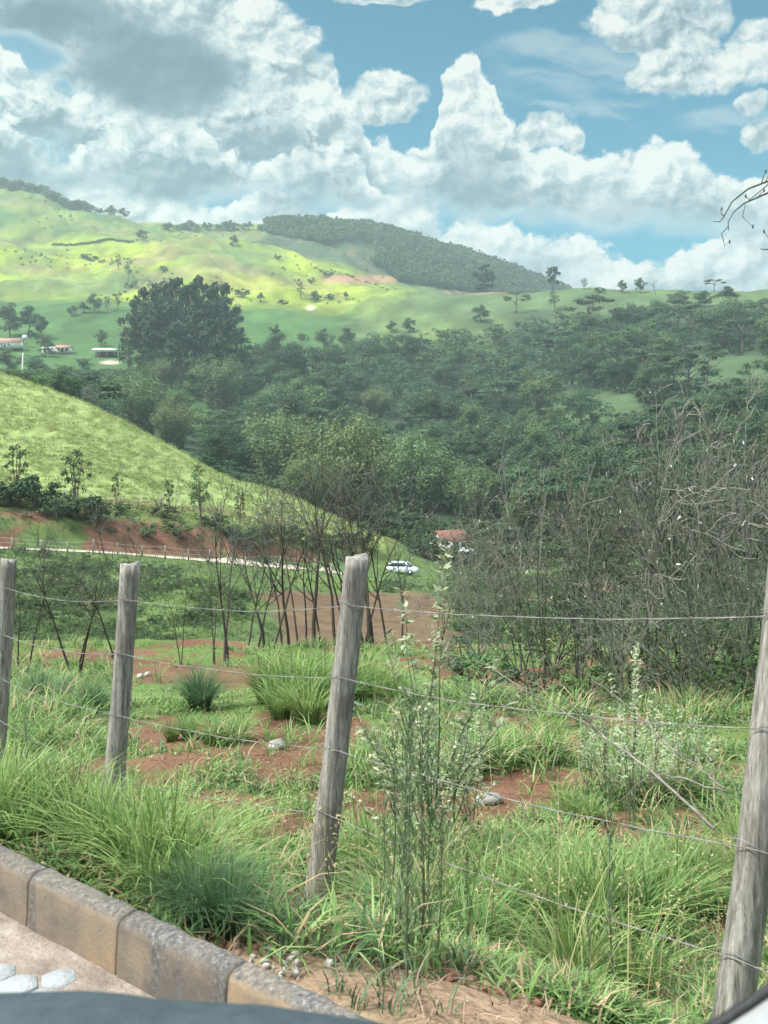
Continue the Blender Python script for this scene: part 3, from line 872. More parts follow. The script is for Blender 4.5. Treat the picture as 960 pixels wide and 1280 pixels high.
# ------------------------------------------------------------------ woodland in the valley
cand = []
for i in range(26000):
    d = math.exp(rng.uniform(math.log(158), math.log(690))); px = rng.uniform(-30, 1000)
    if rng.random() > (d/690)**1.0: continue
    cand.append((px, d))
cand = np.array(cand); cx = (cand[:, 0]-CX)/F*cand[:, 1]; cz = zt(cx, cand[:, 1])
cy = HZ-F*(cz-CAMZ)/cand[:, 1]; cc = cover(cx, cand[:, 1], cz)
nn = fbm(cx/60, cand[:, 1]/60, 3, 71)-.5
trees, cell = [], {}
for i in range(len(cand)):
    px, d = cand[i]; y = cy[i]; ok = False
    if px > 330:
        edge = np.interp(px, [330, 400, 470, 560, 640, 700, 800, 960], [452, 450, 442, 428, 420, 411, 405, 402])
        ok = y > edge+nn[i]*26 and cc['bench'][i] < .35
        if px < 480 and d > 395 and y < 462: ok = False
    else:
        edge = 0; ok = 462 < y < 640
    if px > 640 and d < 200 and y > 700: ok = False
    if px < 520 and d < 168: ok = False
    if not ok: continue
    h = float(np.clip(rng.normal(17.5, 4.2), 9, 28))*(.8 if d < 240 else 1)*float(np.clip((y-edge)/30+.55, .55, 1) if px > 330 else .8)
    if px < 168 and y-h*F/d < 459: h = (y-459)/F*d
    yb_ = float(np.interp(px, [640, 690, 745, 820, 870, 960], [505, 532, 540, 515, 498, 486]))
    if px > 640 and d < 420 and y > yb_-2: h = min(h, (y-yb_)/F*d+2.5)
    if h < 4 or hides_bamboo(px, y, d, h): continue
    kx, ky = int(cx[i]//14), int(d//14); clash = False
    for a in (-1, 0, 1):
        for b in (-1, 0, 1):
            for (qx, qy, qh) in cell.get((kx+a, ky+b), ()):
                if (qx-cx[i])**2+(qy-d)**2 < (.33*(h+qh))**2: clash = True
    if clash: continue
    if not seen(px, d, y-h*F/d): continue
    cell.setdefault((kx, ky), []).append((cx[i], d, h)); trees.append((px, d, h, y))
trees.sort(key=lambda q: -q[2]/q[1])
print('woodland trees', len(trees))
zones = [('dark broadleaf tree crowded in the woodland on the valley floor below the green spur', 'trees below the green spur'),
         ('dark rounded tree in the dense wood below the right hand ridge', 'trees in the wood below the right ridge'),
         ('dark tree in the belt of woodland under the bench of open pasture at right', 'trees under the pasture bench')]
for (px, d, h, y) in trees[:255]:
    u = random.random()
    z = zones[0] if px < 420 else (zones[2] if px > 640 and y > 520 else zones[1])
    kinds = BROAD if u < .62 else (UMB if u < .78 else MIDB)
    plant('broadleaf_tree', kinds, z[0], 'tree', px, d, h, z[1], random.uniform(.95, 1.25), random)
mass = MB(); lites = [lite(rng) for i in range(4)]; mass_lt = MB()
for n_, (px, d, h, y) in enumerate(trees[255:]):
    g = ground(px, d, -.04*h); w = random.uniform(.95, 1.3)
    (mass if rng.random() < .72 else mass_lt).merge(lites[n_ % 4], rotz(random.uniform(0, 6.3))@np.diag([h*w, h*w, h]), g)
tag(mass.obj('woodland', mat_leaf('woodland_foliage', [(.028, .056, .030), (.050, .090, .044), (.078, .124, .060)], .25, patch=.09)), kind='stuff')
tag(mass_lt.obj('woodland', mat_leaf('woodland_light_foliage', [(.036, .066, .027), (.060, .102, .038), (.088, .136, .050)], .2, patch=.09)), kind='stuff')

# undergrowth along the wood's floor and edges: low dark cover nobody could count
und = MB(); lb = [lite(rng, 90, .6, .26, .17) for i in range(3)]
dd = np.exp(rng.uniform(math.log(150), math.log(600), 2600)); pp = rng.uniform(300, 990, 2600)
xx = (pp-CX)/F*dd; zz = zt(xx, dd); yy = HZ-F*(zz-CAMZ)/dd; be = cover(xx, dd, zz)['bench']
ed = np.interp(pp, [330, 400, 470, 560, 640, 700, 800, 960], [452, 450, 442, 428, 418, 408, 402, 399])
for i in np.nonzero((yy >= ed-4) & (be < .5) & ~((pp < 520) & (dd < 165)))[0]:
    h = random.uniform(2.2, 4.5)
    if hides_bamboo(pp[i], yy[i], dd[i], h): continue
    und.merge(lb[i % 3], rotz(random.uniform(0, 6.3))@np.diag([h*1.2, h*1.2, h]), (xx[i], dd[i], zz[i]-.1*h))
tag(und.obj('undergrowth', mat_leaf('undergrowth_foliage', [(.026, .048, .021), (.046, .076, .032), (.072, .110, .044)], .2, patch=.12)), kind='stuff')

# the tall eucalyptus stand
for i, (px, top) in enumerate([(162, 392), (178, 368), (194, 356), (208, 350), (222, 344), (237, 348), (252, 343), (266, 349), (280, 362), (292, 392), (306, 428), (200, 400), (245, 385), (270, 395), (180, 405), (225, 400)]):
    d = 455+(i*37 % 60)-(40 if i > 10 else 0); g = ground(px, d)
    h = (proj(*g)[1]-top)/F*d
    plant('eucalyptus_tree', EUC, 'tall dark eucalyptus in the big stand left of centre', 'tree', px, d, h, 'tall eucalyptus stand', 1.15, random)

# single trees one can point to:  px, base y, (distance range), height in view, kinds, name, width, label
one = [
 (605, 362, 735, 1000, 44, EUC, 'ridge_tree', 1.5, 'large dark loose crowned tree on the skyline, right end of the wooded hill'),
 (692, 362, 660, 760, 31, EUC, 'ridge_tree', 1.5, 'tall slim tree on the grass ridge against white cloud, highest of its neighbours'),
 (645, 392, 600, 720, 31, UMB, 'pasture_tree', 1.0, 'dark umbrella shaped tree alone on the upper grass slope below the ridge'),
 (778, 366, 640, 760, 17, BROAD, 'ridge_tree', .9, 'small rounded ridge tree, leftmost of three together'),
 (800, 366, 640, 760, 20, BROAD, 'ridge_tree', .9, 'ridge tree with full dark crown, middle of three together'),
 (730, 362, 640, 760, 14, SAP, 'ridge_tree', 1.2, 'faint young tree on the ridge between the tall slim one and the three'),
 (893, 364, 640, 760, 17, UMB, 'ridge_tree', 1.5, 'flat topped spreading tree on the right of the ridge'),
 (694, 388, 600, 720, 24, SAP, 'pasture_tree', 1.3, 'thin leafed tree on the slope below the tall slim ridge tree'),
 (600, 402, 560, 700, 22, BROAD, 'pasture_tree', 1.3, 'rounded bush like tree left of the umbrella tree'),
 (512, 416, 540, 700, 20, BROAD, 'pasture_tree', 1.1, 'dark round tree at the wood edge, left of the grass slope'),
 (490, 416, 540, 700, 16, BROAD, 'pasture_tree', 1.1, 'smaller dark tree touching the round one at the wood edge'),
 (405, 442, 430, 620, 34, BROAD, 'pasture_tree', .9, 'dark tree, left of the pair at the foot of the green pasture'),
 (434, 444, 430, 620, 36, BROAD, 'pasture_tree', 1.0, 'dark tree, right of the pair at the foot of the green pasture'),
 (292, 308, 850, 1000, 15, BROAD, 'hill_tree', 1.0, 'dark round tree just right of the sunny knoll top'),
 (348, 324, 800, 1000, 9, BUSH, 'hill_bush', 1.0, 'small round bush on the sunny slope below the knoll'),
 (326, 378, 690, 860, 13, BROAD, 'hill_tree', .9, 'small tree on the lower edge of the sunny slope'),
 (303, 371, 690, 860, 13, BUSH, 'hill_bush', 1.5, 'pale straggling thicket on the sunny slope beside the eucalyptus'),
 (354, 381, 690, 860, 9, BUSH, 'hill_bush', 1.6, 'dark low bush at the foot of the sunny slope'),
 (394, 378, 690, 860, 16, BROAD, 'hill_tree', 1.1, 'rounded dark tree beside the pale track on the hill'),
 (376, 375, 690, 860, 22, SAP, 'hill_tree', .8, 'slim sparse tree left of the one beside the pale track'),
 (412, 375, 690, 860, 10, BUSH, 'hill_bush', 1.3, 'pale bush right of the tree beside the pale track'),
 (432, 375, 690, 860, 11, BROAD, 'hill_tree', .9, 'small tree on the hill above the long green pasture'),
 (388, 354, 750, 940, 10, BUSH, 'hill_bush', 1.3, 'grey green bush midway up the sunny slope'),
 (410, 346, 800, 960, 9, BUSH, 'hill_bush', 1.4, 'dark bush left of the bare brown strip'),
 (112, 326, 780, 950, 11, BUSH, 'hill_bush', 2.2, 'wide grey green thicket on the sunny left slope'),
 (160, 352, 720, 900, 26, SAP, 'hill_tree', .9, 'group of pale slim saplings in the fold of the left hill'),
 (148, 338, 720, 900, 20, SAP, 'hill_tree', .8, 'pale thin sapling above the fold of the left hill'),
 (163, 360, 700, 860, 14, BUSH, 'hill_bush', 1.1, 'pale bush at the bottom of the hill fold'),
 (205, 340, 760, 900, 10, BUSH, 'hill_bush', 1.0, 'single bush on the open sunny slope left of the knoll'),
 (178, 300, 950, 1150, 14, BROAD, 'hill_tree', 1.4, 'dark tree mass on the saddle left of the ridge row'),
 (118, 391, 560, 800, 25, BROAD, 'hedge_tree', .9, 'dark tall tree at the left of the tree line above the farm'),
 (104, 392, 560, 800, 15, BROAD, 'hedge_tree', 1.2, 'dark low tree beside the tall one above the farm'),
 (90, 395, 560, 800, 14, BROAD, 'hedge_tree', 1.2, 'dark low tree at the left end of the tree line above the farm'),
 (147, 388, 560, 800, 21, SAP, 'hedge_tree', .9, 'slim light tree in the line above the farm, nearest the eucalyptus'),
 (134, 389, 560, 800, 19, SAP, 'hedge_tree', .9, 'slim light tree in the middle of the line above the farm'),
 (12, 422, 470, 620, 46, BROAD, 'farm_tree', .95, 'large dark tree at the left edge above the long red roof'),
 (36, 420, 470, 620, 40, BROAD, 'farm_tree', .95, 'large dark tree right of the one at the left edge'),
 (52, 424, 470, 620, 30, BROAD, 'farm_tree', 1.0, 'dark tree between the long roof and the porch house'),
 (57, 446, 430, 560, 28, MIDB, 'farm_tree', 1.0, 'light green yard tree left of the porch house'),
 (127, 433, 470, 600, 22, BROAD, 'farm_tree', .9, 'round dark tree behind the pale farm shed'),
 (105, 466, 360, 520, 20, MIDB, 'farm_tree', 1.4, 'wide low tree below the farmyard'),
 (10, 470, 360, 520, 36, BROAD, 'farm_tree', 1.1, 'dark tree at the left edge below the long red roof'),
 (45, 476, 330, 520, 34, BROAD, 'farm_tree', 1.2, 'dark tree right of the utility pole'),
 (80, 478, 330, 520, 24, MIDB, 'farm_tree', 1.3, 'green tree below the porch house'),
 (320, 446, 430, 600, 18, BROAD, 'pasture_tree', 1.0, 'dark shrub tree at the right foot of the eucalyptus stand'),
 (342, 416, 520, 680, 14, BUSH, 'pasture_bush', 1.3, 'soft green bush on the green pasture right of the eucalyptus'),
 (378, 425, 520, 680, 11, BUSH, 'pasture_bush', 1.4, 'faint green bush alone in the middle of the green pasture'),
 (750, 366, 640, 760, 9, BUSH, 'ridge_bush', 1.6, 'low bush on the ridge left of the three trees'),
 (850, 384, 600, 720, 22, BROAD, 'slope_tree', 1.4, 'dark tree high on the right slope left of the flat topped one'),
 (880, 386, 590, 720, 22, BROAD, 'slope_tree', 1.5, 'dark tree high on the right slope under the flat topped one'),
 (910, 392, 590, 720, 24, BROAD, 'slope_tree', 1.5, 'dark tree high on the right slope right of the flat topped one'),
]
for (px, yb, d0, d1, hp, kinds, nm, wide, lab) in one:
    d = at_y(px, yb, d0, d1)
    plant(nm, kinds, lab, 'bush' if nm.endswith('bush') else 'tree', px, d, hp/F*d, None, wide, random)

# leafless skyline tree, third of the three
# (built with the bare trees below)

# clipped hedge line across the far slope
hd = MB(); hl = [lite(rng, 120, .6, .2, .13) for i in range(2)]; g0 = None
for px in np.arange(66, 168, 1.2):
    d = 985+6*math.sin(px*.05); g = ground(px, d); g0 = g if g0 is None else g0
    hd.merge(hl[int(px) % 2], np.diag([3.2, 3.2, 3.0]), g-g0-[0, 0, .3])
hg = hd.obj('hedge', mat_leaf('hedge_foliage', [(.024, .044, .020), (.045, .075, .032)], .2)); hg.location = g0
tag(hg, 'long dark hedge line crossing the far left slope', 'hedge')

# rows of trees on the far skyline
for px in np.arange(204, 346, 8.5):
    d = at_y(px+random.uniform(-2, 2), 288, 1080, 1330); d = 1180 if d < 1090 else d
    plant('skyline_tree', BROAD, 'small tree in the row along the far saddle', 'tree', px+random.uniform(-3, 3), d, random.uniform(8.5, 14), 'tree row on the far saddle', random.uniform(1.0, 1.5), random, -.8)
for px in np.r_[np.arange(-4, 112, 3.6), 119, 124, 137, 139, 155]:
    d = 1225 if px < 60 else 1200
    plant('skyline_tree', BROAD, 'dark tree in the belt along the crest of the far left hill', 'tree', px+random.uniform(-2, 2), d+random.uniform(-25, 0), random.uniform(9, 14.5), 'tree belt on the far left crest', random.uniform(1.1, 1.6), random, -1.2)

# far wooded hill and far hedges: trees nobody could count
fw = MB(); lf = [lite(rng, 70, .5, .26, .18) for i in range(4)]
k = 0
pp = rng.uniform(335, 720, 9000); dd = rng.uniform(1000, 1410, 9000); xx = (pp-CX)/F*dd; zz = zt(xx, dd); yy = HZ-F*(zz-CAMZ)/dd
low = np.interp(pp, [335, 400, 450, 500, 560, 640, 720], [292, 304, 318, 352, 362, 372, 376])
for i in np.nonzero((yy <= low) & (ell(pp, yy, 440, 318, 36, 17) < 0))[0]:
    if not seen(pp[i], dd[i], yy[i]-9*F/dd[i]): continue
    h = random.uniform(7, 13); fw.merge(lf[i % 4], rotz(random.uniform(0, 6.3))@np.diag([h*1.15, h*1.15, h]), (xx[i], dd[i], zz[i]-.12*h)); k += 1
pp = rng.uniform(-20, 500, 900); dd = rng.uniform(720, 1200, 900); xx = (pp-CX)/F*dd; zz = zt(xx, dd)
for i in np.nonzero(fbm(pp/60, dd/90, 3, 77) > .60)[0]:
    h = random.uniform(1.0, 2.8); fw.merge(lf[i % 4], rotz(random.uniform(0, 6.3))@np.diag([h*1.3, h*1.3, h]), (xx[i], dd[i], zz[i]-.1*h))
print('far wood', k)
tag(fw.obj('far_woodland', mat_leaf('far_wood_foliage', [(.026, .046, .018), (.048, .078, .027), (.080, .115, .040)], .15, patch=.03)), kind='stuff')
random.seed(5); rng = np.random.default_rng(51)
# ------------------------------------------------------------------ pale dirt road under the cut bank
def strip(name, path, width, mat, lift=.05, n=11, kind='structure'):
    pts = np.array([[(px-CX)/F*d, d] for px, d in path])
    s = np.r_[0, np.cumsum(np.linalg.norm(np.diff(pts, axis=0), axis=1))]
    q = np.arange(0, s[-1], .8); c = np.c_[pchip(s, pts[:, 0], q), pchip(s, pts[:, 1], q)]
    tg = unit(np.gradient(c, axis=0)); nr_ = np.c_[-tg[:, 1], tg[:, 0]]
    V = []
    for k in range(n):
        o = (k/(n-1)-.5)*(width+(fbm(q/4, q*0+k//3*9, 3, 91+k//3)-.5)*1.4)
        xy = c+nr_*np.asarray(o)[:, None]
        V.append(np.c_[xy, zt(xy[:, 0], xy[:, 1])])
    V = np.array(V)
    V[:, :, 2] += lift
    m_ = len(q); i = np.arange(n-1)[:, None]*m_; j = np.arange(m_-1)[None]
    mb = MB(); mb.add(V.reshape(-1, 3), np.stack([i+j, i+j+1, i+m_+j+1, i+m_+j], -1).reshape(-1, 4))
    return tag(mb.obj(name, mat, smooth=True), kind=kind)


M_DIRT = mat_plain('pale_dirt', [(.24, .20, .15), (.36, .32, .26), (.44, .40, .33)], .5, .95, 6, .4, 3)
strip('dirt_road', [(-330, 87.5), (-150, 87.3), (0, 87.5), (120, 92), (240, 97.5), (340, 105), (410, 109), (432, 111.5)], 4.2, M_DIRT)

# ------------------------------------------------------------------ bushes and young trees on the cut bank
for (px, d, hp, k, w, lab) in [
        (-6, 96, 46, 1, 1.2, 'dark scrubby bush on the cut bank at the left edge'),
        (22, 97, 56, 2, 1.0, 'dark bush on the cut bank, second from the left edge'),
        (48, 98, 50, 1, 1.2, 'grey green bush on the cut bank left of the leafy sapling'),
        (72, 96.5, 44, 2, 1.2, 'dark bush low on the cut bank below the leafy sapling'),
        (104, 98, 42, 2, 1.3, 'dark wide bush covering the bank right below the leafy sapling'),
        (126, 98.5, 38, 1, 1.1, 'scrubby bush at the left end of the bare red earth face'),
        (150, 103, 17, 1, 1.8, 'low bush on top of the bare red earth face'),
        (182, 99.5, 24, 0, 1.2, 'agave like green bush in front of the red earth face'),
        (205, 105, 20, 1, 1.8, 'low bush on the bank top left of the round sapling'),
        (222, 102, 26, 0, 1.5, 'green bush at the foot of the bank near the road'),
        (268, 108, 22, 1, 1.8, 'scrub on the bank top right of the round sapling'),
        (305, 108, 34, 2, 1.5, 'dark bush at the right end of the red earth face'),
        (332, 111, 30, 1, 1.5, 'grey bush on the bank beyond the red earth face'),
        (362, 115, 30, 2, 1.5, 'dark bush on the bank behind the forked saplings'),
        (395, 117, 28, 1, 1.5, 'grey bush on the bank behind the middle fence post'),
        (425, 121, 26, 2, 1.4, 'dark bush on the low end of the bank'),
        (452, 126, 24, 1, 1.4, 'grey bush at the very tip of the spur'),
        (535, 140, 44, 2, 1.1, 'dark tall bush between the pale car and the cottage'),
        (548, 143, 30, 0, 1.3, 'green bush in front of the cottage wall'),
        (604, 146, 46, 2, 1.2, 'dark bush hiding the right side of the cottage'),
        (557, 144, 30, 1, 1.3, 'grey scrubby bush low before the cottage door'),
        (580, 143, 26, 1, 1.4, 'dark bush before the pale lean-to'),
        (518, 150, 30, 0, 1.3, 'bright bush behind the pale car')]:
    plant('bush', [BUSH[k]], lab, 'bush', px, d, hp/F*d, None, w, random)
for (px, d, hp, k, w, lab) in [
        (252, 106, 72, 0, .85, 'leafy round sapling standing alone on the bank top'),
        (95, 99, 78, 1, .8, 'leafy sapling on the bank top above the dark bushes'),
        (20, 99, 68, 1, .8, 'thin leafy sapling on the bank near the left edge'),
        (212, 108, 40, 1, .6, 'small spindly sapling left of the round one on the bank'),
        (146, 104, 44, 1, .5, 'small spindly sapling above the red earth face'),
        (300, 112, 42, 1, .7, 'small sapling on the bank right of the round one')]:
    plant('sapling', [SAP[k]], lab, 'tree', px, d, hp/F*d, None, w, random)

# low scrub on the banks, far too much of it to count
sc = MB(); lb = [lite(rng, 170, .6, .15, .06) for i in range(4)]
n_ = 0
LIP = lambda px: 88+np.interp(px, [-350, 0, 120, 240, 340, 410, 470], [3, 3.2, 7.5, 13.5, 20.8, 25, 35])
dd = np.exp(rng.uniform(math.log(33), math.log(150), 12000)); pp = rng.uniform(-60, 1010, 12000); u = rng.random(12000)
xx = (pp-CX)/F*dd; zz = zt(xx, dd); cc = cover(xx, dd, zz); pat = fbm(xx/7, dd/7, 3, 95)
ok = ~((pp < 470) & (dd > 82) & (~((dd > LIP(pp)-1) & (dd < LIP(pp)+9)) | (u < .35)))
ok &= (np.abs(dd-road_d(pp)) > 4.5) | (pp > 470)
ok &= (cc['field'] < .3) & (cc['track'] < .3) & ((pat > np.where(pp < 480, .46, .36)) | ((pp < 470) & (dd > LIP(pp)) & (u > .5))) & ~((cc['cut'] > .5) & (u < .45)) & ~((pp > 470) & (pp < 560) & (dd > 104))
for i in np.nonzero(ok)[0]:
    h = random.uniform(.25, 1.0)*(1.8 if pp[i] > 580 and dd[i] > 60 else 1)*(.75 if dd[i] < 60 else 1)
    sc.merge(lb[i % 4], rotz(random.uniform(0, 6.3))@np.diag([h*1.4, h*1.4, h]), (xx[i], dd[i], zz[i]-.15*h)); n_ += 1
print('scrub', n_)
tag(sc.obj('scrub', mat_leaf('bank_scrub_foliage', [(.055, .082, .042), (.090, .132, .060), (.135, .180, .082)], .35, patch=.5)), kind='stuff')

# tussocky pasture on the spur
sp = MB()
pp = rng.uniform(-300, 500, 22000); dd = rng.uniform(93, 162, 22000); xx = (pp-CX)/F*dd; zz = zt(xx, dd)
k = np.nonzero((dd > LIP(pp)+5) & (fbm(xx/2.0, dd/2.6, 2, 98) > .36))[0]; n = 9; m_ = len(k)*n
B = np.stack([xx[k], dd[k], zz[k]-.03], 1).repeat(n, 0)+np.c_[rng.normal(0, .28, m_), rng.normal(0, .28, m_), np.zeros(m_)]
blades(sp, B, rng.uniform(.2, .45, m_), rng.uniform(0, 2*PI, m_), rng.uniform(.4, 1.4, m_), rng.uniform(.05, .10, m_), rng, 2)
tag(sp.obj('pasture_grass', mat_leaf('pasture_grass', [(.145, .20, .065), (.185, .240, .085), (.225, .275, .11)], .35, patch=.35)), kind='stuff')

# rough grass on the slopes below the road and round the brown field
vg = MB(); pp = rng.uniform(-80, 640, 9000); dd = np.exp(rng.uniform(math.log(46), math.log(132), 9000)); xx = (pp-CX)/F*dd; zz = zt(xx, dd); cc = cover(xx, dd, zz)
k = np.nonzero((cc['field'] < .35) & (cc['cut'] < .4) & ((np.abs(dd-road_d(pp)) > 2.6) | (pp > 432)) & (fbm(xx/4, dd/4, 3, 99) > .36))[0]; n = 8; m_ = len(k)*n
B = np.stack([xx[k], dd[k], zz[k]-.03], 1).repeat(n, 0)+np.c_[rng.normal(0, .25, m_), rng.normal(0, .25, m_), np.zeros(m_)]
blades(vg, B, rng.uniform(.12, .42, m_), rng.uniform(0, 2*PI, m_), rng.uniform(.4, 1.5, m_), rng.uniform(.05, .10, m_), rng, 2)
tag(vg.obj('verge_grass', mat_leaf('verge_grass', [(.060, .098, .038), (.105, .155, .055), (.16, .21, .085)], .35, patch=.6)), kind='stuff')

# ------------------------------------------------------------------ little post fences along the bank and the road
M_GREYWOOD = mat_plain('grey_wood', [(.16, .14, .12), (.30, .275, .24)], 10, .9, stretch=(1, 1, .15))
M_WIRE = mat_plain('galvanised_wire', [(.34, .34, .33), (.55, .55, .53)], 40, .5, metal=.5, bump=0, spec=.5)


def post_fence(label, path, h, step, tilt=.12):
    pts = np.array([[(px-CX)/F*d, d] for px, d in path]); s = np.r_[0, np.cumsum(np.linalg.norm(np.diff(pts, axis=0), axis=1))]
    q = np.arange(0, s[-1], step); c = np.c_[np.interp(q, s, pts[:, 0]), np.interp(q, s, pts[:, 1])]; z = zt(c[:, 0], c[:, 1])
    f = thing('post_fence', label, 'fence', (c[0, 0], c[0, 1], z[0])); o = np.array([c[0, 0], c[0, 1], z[0]])
    tops = []
    for (x, y), zz in zip(c, z):
        b = np.array([x, y, zz-.15])-o; hh = h*random.uniform(.8, 1.2); e = b+np.array([random.uniform(-tilt, tilt)*hh, 0, hh+.15])
        mb = MB(); tube(mb, [b, (b+e)/2, e], [.075, .07, .06], 6); mb.obj('post', M_GREYWOOD, f, True); tops.append((b, e))
    for fr in (.9, .6, .32):
        mb = MB(); tube(mb, [b+(e-b)*fr for b, e in tops], .012, 4, False); mb.obj('wire', M_WIRE, f)
    return f


post_fence('row of small grey fence posts along the top of the red cut bank', [(-20, 99), (60, 101.5), (120, 104), (240, 111), (340, 119), (420, 127)], 1.35, 2.6)
post_fence('row of thin stakes along the near edge of the pale dirt road', [(-20, 84), (60, 85.5), (120, 88.5), (240, 94), (340, 101.5), (420, 107.5)], 1.1, 2.3)
post_fence('short row of dark posts beside the pale track at right', [(690, 105), (740, 108), (800, 112)], 1.3, 2.0)

# ------------------------------------------------------------------ utility pole behind the spur
M_CONC = mat_plain('pale_concrete', [(.36, .35, .32), (.50, .49, .45)], 5, .9)
d = 196.0; g = ground(26, d); topz = P(27, 441, d)[2]; H = topz-g[2]
up = thing('utility_pole', 'slim pale utility pole rising behind the crest of the spur at left', 'pole', g)
mb = MB(); tube(mb, [[0, 0, -.5], [.15, 0, H*.5], [.45, 0, H]], [.19, .16, .11], 10); mb.obj('mast', M_CONC, up, True)
mb = MB(); box(mb, (.42, 0, H-.5), (2.0, .12, .14)); mb.obj('crossarm', M_GREYWOOD, up)
mb = MB()
for k in (-.85, 0, .85): tube(mb, [[.42+k, 0, H-.44], [.42+k, 0, H-.30]], [.06, .045], 6)
mb.obj('insulator', M_CONC, up)

# ------------------------------------------------------------------ buildings
M_WHITE = mat_plain('whitewashed_wall', [(.55, .53, .49), (.74, .73, .70)], 1.2, .9, 5)
M_TILE = mat_plain('clay_tiles', [(.11, .055, .040), (.19, .095, .07)], 3, .85, 5, stretch=(1, 1, 1))
M_OLDTILE = mat_plain('old_clay_tiles', [(.16, .10, .075), (.33, .19, .14)], 2, .9, 5)
M_SHEET = mat_plain('pale_sheet_roof', [(.48, .52, .54), (.66, .70, .71)], 1, .55, 3, .1)
M_DARKIN = mat_plain('dark_painted_wood', [(.03, .035, .03), (.07, .06, .05)], 3, .6)
M_GLASS = mat_plain('window_glass', [(.02, .03, .035), (.05, .065, .07)], 2, .12, bump=0, spec=.6)


def gable(mb, L, Wd, z0, z1, over=.35, th=.12, ribs=0):
    """two roof slabs, ridge along x"""
    for s in (-1, 1):
        e = np.array([[-L/2-over, s*(Wd/2+over), z0-(z1-z0)*over/(Wd/2)], [L/2+over, s*(Wd/2+over), z0-(z1-z0)*over/(Wd/2)], [L/2+over, 0, z1], [-L/2-over, 0, z1]])
        mb.add(np.r_[e, e+[0, 0, th]], [[0, 1, 2, 3], [7, 6, 5, 4], [0, 4, 5, 1], [1, 5, 6, 2], [2, 6, 7, 3], [3, 7, 4, 0]])
        for k in range(ribs):
            x = -L/2-over+(k+.5)*(L+2*over)/ribs
            tube(mb, [[x, s*(Wd/2+over), e[0, 2]+th], [x, 0.02*s, z1+th]], .07, 6)


def house(name, label, loc, rz, L, Wd, H, R_, roof, wall, ribs=16, porch=None, ops=()):
    t_ = thing(name, label, 'house', loc, rz)
    mb = MB(); box(mb, (0, 0, H/2-.3), (L, Wd, H+.6))
    for s in (-1, 1):
        x = s*(L/2-.06)
        V = np.array([[x-.06, -Wd/2, H], [x-.06, Wd/2, H], [x-.06, 0, R_], [x+.06, -Wd/2, H], [x+.06, Wd/2, H], [x+.06, 0, R_]])
        mb.add(V, [[0, 1, 4, 3], [1, 2, 5, 4], [2, 0, 3, 5]]); mb.f += [np.array([[0, 2, 1]])+mb.n-6, np.array([[3, 4, 5]])+mb.n-6]
    mb.obj('wall', wall, t_)
    mb = MB(); gable(mb, L, Wd, H+.02, R_+.05, ribs=ribs); mb.obj('roof', roof, t_)
    for kind, x, w, hh, z in ops:
        mb = MB(); box(mb, (x, -Wd/2-.02, z+hh/2), (w, .10, hh)); o = mb.obj(kind, M_DARKIN if kind == 'door' else M_GLASS, t_)
        fr = MB()
        for sx in (-1, 1): box(fr, (x+sx*(w/2+.05), -Wd/2-.03, z+hh/2), (.09, .14, hh+.16))
        box(fr, (x, -Wd/2-.03, z+hh+.05), (w, .14, .09)); box(fr, (x, -Wd/2-.06, z-.05), (w+.2, .2, .09)); fr.obj('frame', M_WHITE, o)
    if porch:
        dp, hz1, mat = porch
        mb = MB(); e = np.array([[-L/2-.2, -Wd/2-dp, hz1-.45], [L/2+.2, -Wd/2-dp, hz1-.45], [L/2+.2, -Wd/2-.05, hz1], [-L/2-.2, -Wd/2-.05, hz1]])
        mb.add(np.r_[e, e+[0, 0, .12]], [[0, 3, 2, 1], [4, 5, 6, 7], [0, 1, 5, 4], [1, 2, 6, 5], [2, 3, 7, 6], [3, 0, 4, 7]]); mb.obj('porch_roof', mat, t_)
        for x in np.linspace(-L/2, L/2, 4):
            mb = MB(); tube(mb, [[x, -Wd/2-dp+.15, -.4], [x, -Wd/2-dp+.15, hz1-.42]], .11, 8); mb.obj('column', M_WHITE, t_)
    return t_


OPS = [('door', -.4, .9, 2.0, 0.0), ('window', -2.0, 1.0, 1.0, .95), ('window', 1.6, 1.0, 1.0, .95)]
g = ground(562, 150)
house('cottage', 'small white cottage with red tiled roof half hidden by bushes beside the pale car', g+[0, 0, .5], math.radians(32), 4.6, 3.8, 2.3, 3.5, M_TILE, M_WHITE, 18, None, [('door', -.3, .9, 2.0, 0.0), ('window', 1.2, .9, .9, .95)])
cn = thing('lean_to', 'pale sheet roofed lean-to in front of the red tiled cottage', 'shelter', ground(583, 147)+[0, 0, .2], math.radians(-18))
mb = MB(); e = np.array([[-1.6, -1.1, 1.75], [1.6, -1.1, 1.45], [1.6, 1.1, 1.95], [-1.6, 1.1, 2.25]]); mb.add(np.r_[e, e+[0, 0, .06]], [[0, 3, 2, 1], [4, 5, 6, 7], [0, 1, 5, 4], [1, 2, 6, 5], [2, 3, 7, 6], [3, 0, 4, 7]]); mb.obj('roof', M_SHEET, cn)
for x, y, z in [(-1.45, -.95, 1.76), (1.45, -.95, 1.47), (1.45, .95, 1.94), (-1.45, .95, 2.24)]:
    mb = MB(); tube(mb, [[x, y, -.4], [x, y, z]], .05, 6); mb.obj('post', M_GREYWOOD, cn)
d = at_y(81, 442, 430, 580)
house('farmhouse', 'farmhouse with dull red roof and columned porch left of the pale shed', ground(80, d)+[0, 0, .3], math.radians(6), 7.2, 5.0, 2.7, 4.0, M_OLDTILE, M_WHITE, 0, (1.8, 2.6, M_TILE), OPS)
d = at_y(62, 442, 430, 600)
house('farm_outbuilding', 'low whitish outbuilding just left of the columned farmhouse', ground(61, d)+[0, 0, .3], math.radians(-5), 6.0, 4.0, 2.2, 3.0, M_SHEET, M_WHITE, 0, None, [('window', 1.0, 1.0, .8, .9), ('door', -1.4, .9, 1.9, 0)])
